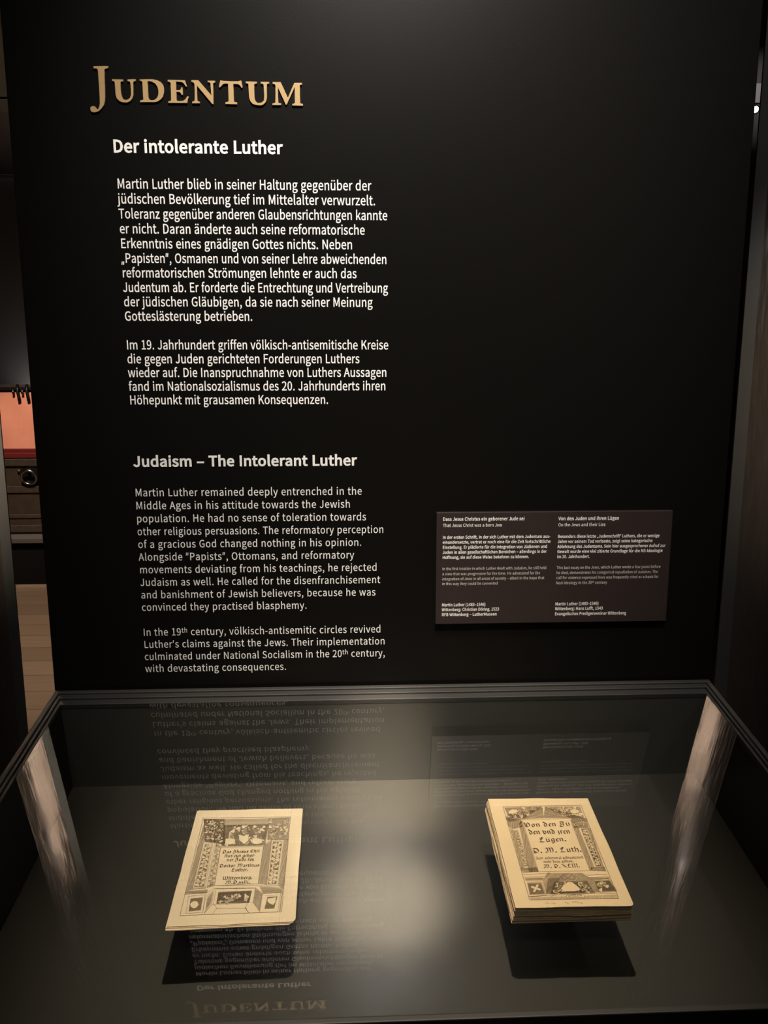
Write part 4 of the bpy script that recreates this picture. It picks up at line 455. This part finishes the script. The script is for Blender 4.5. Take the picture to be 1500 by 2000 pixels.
def ornament(elems, zf, z0, parent, fillmat):
    """printed border: tone, white-line leaves, hatching and key lines"""
    tone, fill, ink = MB(), MB(), MB()
    f1 = lambda x, y: zf(x, y, z0); f2 = lambda x, y: zf(x, y, z0+.00006); f3 = lambda x, y: zf(x, y, z0+.00012)
    f4 = lambda x, y: zf(x, y, z0+.00018); f5 = lambda x, y: zf(x, y, z0+.00024)
    def blob(P, wd=.16, fa=None, fb=None):
        tr = tessellate_polygon([[Vector((*p, 0)) for p in P]]); fill.tris([(fa or f2)(*p) for p in P], tr)
        stroke(ink, P+P[:1], wd, fb or f3)
    for k, a, P in elems:
        P = [tuple(p) for p in P]
        if k == 'L': stroke(ink, P, float(a), f3)
        elif k == 'H':
            pt, wd, an = [float(v) for v in a.split(',')]; hatch(ink, P, pt, wd, math.radians(an), f1)
        elif k == 'D':
            tr = tessellate_polygon([[Vector((*p, 0)) for p in P]]); tone.tris([f1(*p) for p in P], tr)
            hatch(ink, P, .55, .2, .3, f1)
        elif k == 'P': blob(P, .22, f4, f5)
        elif k == 'V':
            n = int(a)
            tr = tessellate_polygon([[Vector((*p, 0)) for p in P]]); tone.tris([f1(*p) for p in P], tr)
            wd = math.dist(P[0], P[1]); ht = math.dist(P[0], P[3]); tall = ht > wd
            e0, e1 = (wd, ht) if tall else (ht, wd)
            uv = (lambda s, t: bil(P, s, t)) if tall else (lambda s, t: bil(P, t, s))
            stem = [uv(.5+.28*math.sin(i*math.pi/8), i/n/8) for i in range(4, n*8-3)]
            stroke(fill, stem, min(e0*.05, .35), f2)
            hatch(ink, P, .5, .17, .35, f1)
            for i in range(n*2):
                t = (i+.5)/n/2; s = .5+.27*math.cos(i*math.pi)
                for ds, r in ((0, .36), (.42*math.cos(i*math.pi+math.pi), .26)):
                    x, y = uv(min(.82, max(.18, s+ds)), min(.96, max(.04, t+random.uniform(-.2, .2)/n)))
                    blob(leaf(x, y, min(e0, e1/n)*r*1.05*random.uniform(.8, 1.15), random.uniform(0, 3.1), wob=.26, el=.75), .12)
        elif k == 'S':
            n = int(a); wd = min(math.dist(P[0], P[1]), math.dist(P[0], P[3])); L_ = max(math.dist(P[0], P[1]), math.dist(P[0], P[3]))
            tr = tessellate_polygon([[Vector((*p, 0)) for p in P[:4]]])
            hatch(ink, P[:4], .6, .22, random.uniform(-.6, .9), f1)
            hatch(ink, P[:4], .8, .2, random.uniform(1.2, 2.0), f1)
            r0 = math.sqrt(wd*L_/n)*.62
            for i in range(n):
                u, v = random.uniform(.08, .92), random.uniform(.08, .92); x, y = bil(P, u, v)
                blob(leaf(x, y, r0*random.uniform(.55, 1.0), random.uniform(0, 3.1), wob=.3, el=.66), .2)
                if i % 2: stroke(ink, curl(x, y, r0*random.uniform(.4, .9), random.uniform(0, 6), 1.0, 8, random.choice((-1, 1))), .24, f3)
    for q, i in ((tone, 1), (fill, 2)):
        k = len(ink.v); ink.v += q.v; ink.f += [tuple(k+v for v in f) for f in q.f]; ink.mi += [i]*len(q.f)
    ink.build('woodcut_border', [M['ink'], M['ink_mid'], fillmat], parent, recalc=False)

def quad_outline(c, r=(0, 0, 0, 0), n=22, wob=0.0):
    """closed outline of a leaf from four corners (TL, TR, BR, BL in mm), rounded by r, with slightly uneven sides"""
    out = []
    for i in range(4):
        p, a, b = Vector(c[i]), Vector(c[i-1]), Vector(c[(i+1) % 4])
        da, db = (a-p).normalized(), (b-p).normalized(); q = r[i]
        if q:
            for j in range(6):
                t = j/5; out.append(tuple((p+da*q)*(1-t)**2 + p*2*t*(1-t) + (p+db*q)*t*t))
        else: out.append(tuple(p))
        nx = Vector(c[(i+1) % 4]); d = nx-p; e = Vector((d.y, -d.x)).normalized()
        ph = random.uniform(0, 6)
        for j in range(1, n):
            t = j/n
            if t*d.length < q+1 or (1-t)*d.length < r[(i+1) % 4]+1: continue
            out.append(tuple(p+d*t+e*wob*(math.sin(7*t+ph)+.5*math.sin(17*t+2*ph))*math.sin(math.pi*t)))
    return out
def leafmesh(loop, z0, z1, zw=None):
    mb = MB(); zw = zw or (lambda x, y: 0)
    mb.prism([loop], z0, z1, lambda x, y, z: (x/1000, y/1000, z+zw(x, y)), 0, 1)
    return mb

# thin pamphlet on the left-hand riser
OL = (-.190, -.2795); HB = .075
bk = thing('old_pamphlet', 'thin pale printed pamphlet lying raised above the case bed under the long text column', 'book', case_pt(OL[0], OL[1], HB), (TILT, 0, 0), 'printed books in the glass case')
cl = [(-69.7, 91.7), (68.4, 90.9), (70.8, -90.2), (-69.6, -92.0)]
zw = lambda x, y: 0
lo = [(a-.5, b-.8) for a, b in cl]; lo[3] = (-70.4, -95.2); lo[2] = (66, -92.0)
leafmesh(quad_outline(lo, (3, 0, 4, 1), wob=.35), 0.0, .0009, lambda x, y: .0004*math.sin(x*.05)).build('lower_leaf', [M['paper_old'], M['paper_edge']], bk)
lo2 = [(a+.3, b-.4) for a, b in cl]; lo2[3] = (-70.6, -93.0); lo2[2] = (69.5, -90.9)
leafmesh(quad_outline(lo2, (3, 0, 5, 1), wob=.35), .0011, .0019).build('inner_leaf', [M['paper_old'], M['paper_edge']], bk)
leafmesh(quad_outline(cl, (3.5, .5, 6, 1), wob=.4), .0022, .0030, zw).build('title_page', [M['paper_old'], M['paper_edge']], bk)
zfl = lambda x, y, z: (x/1000, y/1000, z+zw(x, y))
ornament(DR['L'], zfl, .00309, bk, M['paper_fill'])
mb = MB()
for s, p0, p1, st in DR['TL']:
    nib_line(mb, s, p0, p1, 3.3, lambda x, y: zfl(x, y, .0034), .33)
mb.build('title_lettering', M['ink'], bk, recalc=False)

# thick stitched book on the right-hand riser
OR_ = (.1865, -.294)
bk = thing('old_stitched_book', 'thick browned book of stacked unbound gatherings lying raised under the caption plaque', 'book', case_pt(OR_[0], OR_[1], HB), (TILT, 0, 0), 'printed books in the glass case')
top = [(-65.9, 89.4), (64.6, 85.9), (66.0, -88.4), (-64.9, -86.5)]
bot = [(-68.6, 93.5), (66.5, 89.5), (67.2, -84.2), (-67.0, -84.0)]
NG = 6
for g in range(NG):
    t = g/(NG-1) if NG > 1 else 0
    c = [tuple(bot[i][k]*(1-t*.75)+top[i][k]*t*.75+random.uniform(-1.0, 1.0) for k in (0, 1)) for i in range(4)]
    ph = random.uniform(0, 6); z0 = .0004+g*.00365
    zwv = (lambda ph: (lambda x, y: .0006*math.sin(x*.045+ph)*(1 if y < -40 else .3)))(ph)
    loop = quad_outline(c, (2, 2, 3, 1), wob=.5)
    # each gathering is two folded halves with a dark slit between
    mb = MB()
    for q in (0, 1):
        mb.prism([[(x*(1-.006*q), y*(1-.006*q)) for x, y in loop]], z0+q*.00175, z0+q*.00175+.00135, lambda x, y, z: (x/1000, y/1000, z+zwv(x, y)), 0, 1)
    mb.build('gathering', [M['paper_brown'], M['paper_edge']], bk)
zwt = lambda x, y: 0
leafmesh(quad_outline(top, (1, 1, 5, 1.5), wob=.4), .0233, .0249, zwt).build('title_page', [M['paper_brown'], M['paper_edge']], bk)
zfr = lambda x, y, z: (x/1000, y/1000, z+zwt(x, y))
ornament(DR['R'], zfr, .02499, bk, M['paper_fill_brown'])
mb = MB()
for s, p0, p1, st in DR['TR']:
    nib_line(mb, s, p0, p1, {0: 2.7, 1: 5.3, 2: 3.7}[st], lambda x, y: zfr(x, y, .0253), {0: .24, 1: .30, 2: .30}[st])
mb.build('title_lettering', M['ink'], bk, recalc=False)
mb = MB(); (ax_, ay_), (bx_, by_) = DR['note']
pts = [(ax_+(bx_-ax_)*i/90, ay_+1.2*math.sin(i*.9)*abs(math.sin(i*.31))+.6*math.sin(i*.23)) for i in range(91)]
for a in (0, 14, 40, 56, 66): stroke(mb, pts[a:a+(9 if a < 50 else 12)], .35, lambda x, y: zfr(x, y, .0251))
mb.build('handwritten_note', M['ink_red'], bk, recalc=False)

# ------------------------------------------------------------------ steel posts behind the panel
def post(label, xi, xo, xe, loc_x):
    t = thing('steel_post', label, 'post', (loc_x, .3, 0), (0, 0, 0), 'steel posts beside the panel')
    s = 1 if xi > 0 else -1
    boxobj('edge_strip', (min(xi, xo)-loc_x, 0, 0), (max(xi, xo)-loc_x, .004, 2.9), M['strip'], t, .0006)
    mb = MB(); n = 14; w_ = abs(xe-xo)                              # slightly bowed plate, so that a lamp draws an upright streak on it
    prof = [(xo+s*(.0008+w_*i/n)-loc_x, .009-.011*math.sin(math.pi*(.12+.88*i/n))) for i in range(n+1)]
    prof = prof+[(prof[-1][0], .02), (prof[0][0], .02)]
    mb.prism([prof], 0, 2.9, lambda x, y, z: (x, y, z)); mb.build('plate', M['steel'], t, smooth=False)
    return t
post('dark steel post with grey edge strip beside the gap showing the chest', -.676, -.695, -.775, -.72)
post('dark steel post with wide grey edge strip and no chest beside it', .6555, .680, .775, .71)

# ------------------------------------------------------------------ background seen through the gap
boxobj_p = thing('plinth', 'low black plinth with a grey ledge under the iron-bound chest', 'plinth', (-2.3, 4.85, 0))
boxobj('body', (-.75, -.55, 0), (.75, .45, .30), M['plinth'], boxobj_p)
boxobj('ledge', (-.77, -.58, .3005), (.77, .47, .335), M['ledge'], boxobj_p, .003)

ch = thing('iron_bound_chest', 'open dark iron-bound chest with coral-red lid lining on a low plinth', 'chest', (-2.3, 4.62, .336))
HWC = .62
mb = MB(); z = .01
mb.box((-HWC, -.2, 0), (HWC, .36, .02)); mb.box((-HWC, -.2, .02), (HWC, -.17, .54)); mb.box((-HWC, .33, .02), (HWC, .36, .54)); mb.box((-HWC, -.17, .02), (-HWC+.03, .33, .54)); mb.box((HWC-.03, -.17, .02), (HWC, .33, .54))
mb.build('body', M['chest'], ch)
for zz, hh, d in ((.015, .05, .012), (.115, .028, .008), (.295, .05, .01), (.485, .05, .014)):
    boxobj('iron_band', (-HWC-.008, -.2-d, zz), (HWC+.008, -.2002, zz+hh), M['band'], ch, .004)
boxobj('rim_lining', (-HWC+.005, -.206, .5405), (HWC-.005, -.165, .575), M['redlac'], ch, .004)
boxobj('rim_lining', (-HWC+.02, -.160, .5405), (HWC-.02, -.12, .60), M['redlac'], ch, .004)
# lid, leaning back on its hinges
lid = boxobj('lid', (-HWC, .0, .0), (HWC, .05, .52), M['chest'], ch, .004)
lid.location = (0, .30, .52); lid.rotation_euler = (-.12, 0, 0)
mb = MB()
nx, nz = 30, 14
P = [[(-HWC+.03+(2*HWC-.06)*i/nx, -.012-.002*math.sin(i*.9+j*.5), .03+.43*j/nz) for i in range(nx+1)] for j in range(nz+1)]
for j in range(nz):
    for i in range(nx): mb.poly([P[j][i], P[j][i+1], P[j+1][i+1], P[j+1][i]])
lin = mb.build('lid_lining', M['coral'], ch, smooth=True); lin.location = lid.location; lin.rotation_euler = lid.rotation_euler
br = boxobj('lid_edge', (-HWC-.01, -.03, .475), (HWC+.01, .055, .498), M['blackiron'], ch, .003); br.location = lid.location; br.rotation_euler = lid.rotation_euler
def lobj(o): o.location = lid.location; o.rotation_euler = lid.rotation_euler
for k in range(6):
    x = -.185+(k//2-1)*.36-(k%2)*.068
    mb = MB(); mb.tube([(x, -.036, .515), (x, -.045, .47), (x+.008, -.04, .42), (x+.008, -.036, .395)], .012, 8); lobj(mb.build('bolt', M['blackiron'], ch, smooth=True))
    mb = MB(); mb.tube([(x-.032, -.045, .446), (x-.032, -.045, .476)], .009, 8); lobj(mb.build('stud', M['iron'], ch, smooth=True))
for x in (-.34, .0):
    mb = MB()
    mb.tube([(x+.050*math.cos(2*math.pi*i/28), -.232-.012*math.sin(2*math.pi*i/28), .408+.049*math.sin(2*math.pi*i/28)) for i in range(28)], .0085, 8, True)
    mb.build('ring_handle', M['iron'], ch, smooth=True)
    mb = MB(); mb.box((x-.012, -.236, .445), (x+.012, -.2045, .468)); mb.build('ring_mount', M['iron'], ch, .004)
    mb = MB(); mb.prism([[(x-.062, .36), (x-.05, .345), (x+.05, .345), (x+.062, .36), (x+.062, .475), (x-.062, .475)]], .2002, .204, lambda a, b, d: (a, -d, b)); mb.build('ring_plate', M['blackiron'], ch)
for k in range(7):
    x = -.585+k*.17
    mb = MB(); mb.tube([(x, -.212, .45), (x, -.2, .45)], .011, 10); mb.build('rivet', M['band'], ch, smooth=True)

# large faded picture boards high on the far wall
def board(label, x0, x1, z0, z1, bands):
    t = thing('picture_board', label, 'picture', ((x0+x1)/2, 5.595, z0))
    boxobj('backing', (x0-(x0+x1)/2, -.03, 0), (x1-(x0+x1)/2, -.0, z1-z0), M['picwood'], t)
    for a, b, m in bands: boxobj('print', (x0-(x0+x1)/2+.01, -.034, a), (x1-(x0+x1)/2-.01, -.0305, b), M[m], t)
board('faded brown picture board, lower of the two above the chest', -4.2, -1.2, 3.00, 3.545, [(.0, .33, 'picred'), (.33, .455, 'picwood'), (.455, .54, 'pictop')])
board('dim picture board with brown print, higher of the two above the chest', -4.2, -1.2, 3.568, 4.3, [(.0, .5, 'pictop'), (.5, .69, 'picwood')])

# pale card and lamp glimpsed past the panel's far edge
t = thing('track_spotlight', 'small bright spotlight glimpsed in the slit between panel and grey post', 'lamp', (2.068, 3.2, 2.814))
mb = MB(); mb.tube([(0, .0, 0), (0, .09, .02)], .024, 16); mb.build('housing', M['blackiron'], t, smooth=False)
mb = MB(); mb.tube([(0, -.006, -.001), (0, -.0005, 0)], .015, 16)
le = bpy.data.materials.new('lit_lens'); le.use_nodes = True; bb = le.node_tree.nodes['Principled BSDF']
bb.inputs['Emission Color'].default_value = (1, .95, .88, 1); bb.inputs['Emission Strength'].default_value = 12
mb.build('lens', le, t)
mb = MB(); mb.tube([(0, .05, .02), (0, .05, 1.38)], .008, 8); mb.build('stem', M['blackiron'], t)
t = boxobj('wall_card', (-.3, -.01, 0), (.3, .0, .145), M['card'])
t.location = (3.25, 5.59, 3.60); t['label'] = 'pale card high up in the slit between panel and grey post'; t['category'] = 'sign'
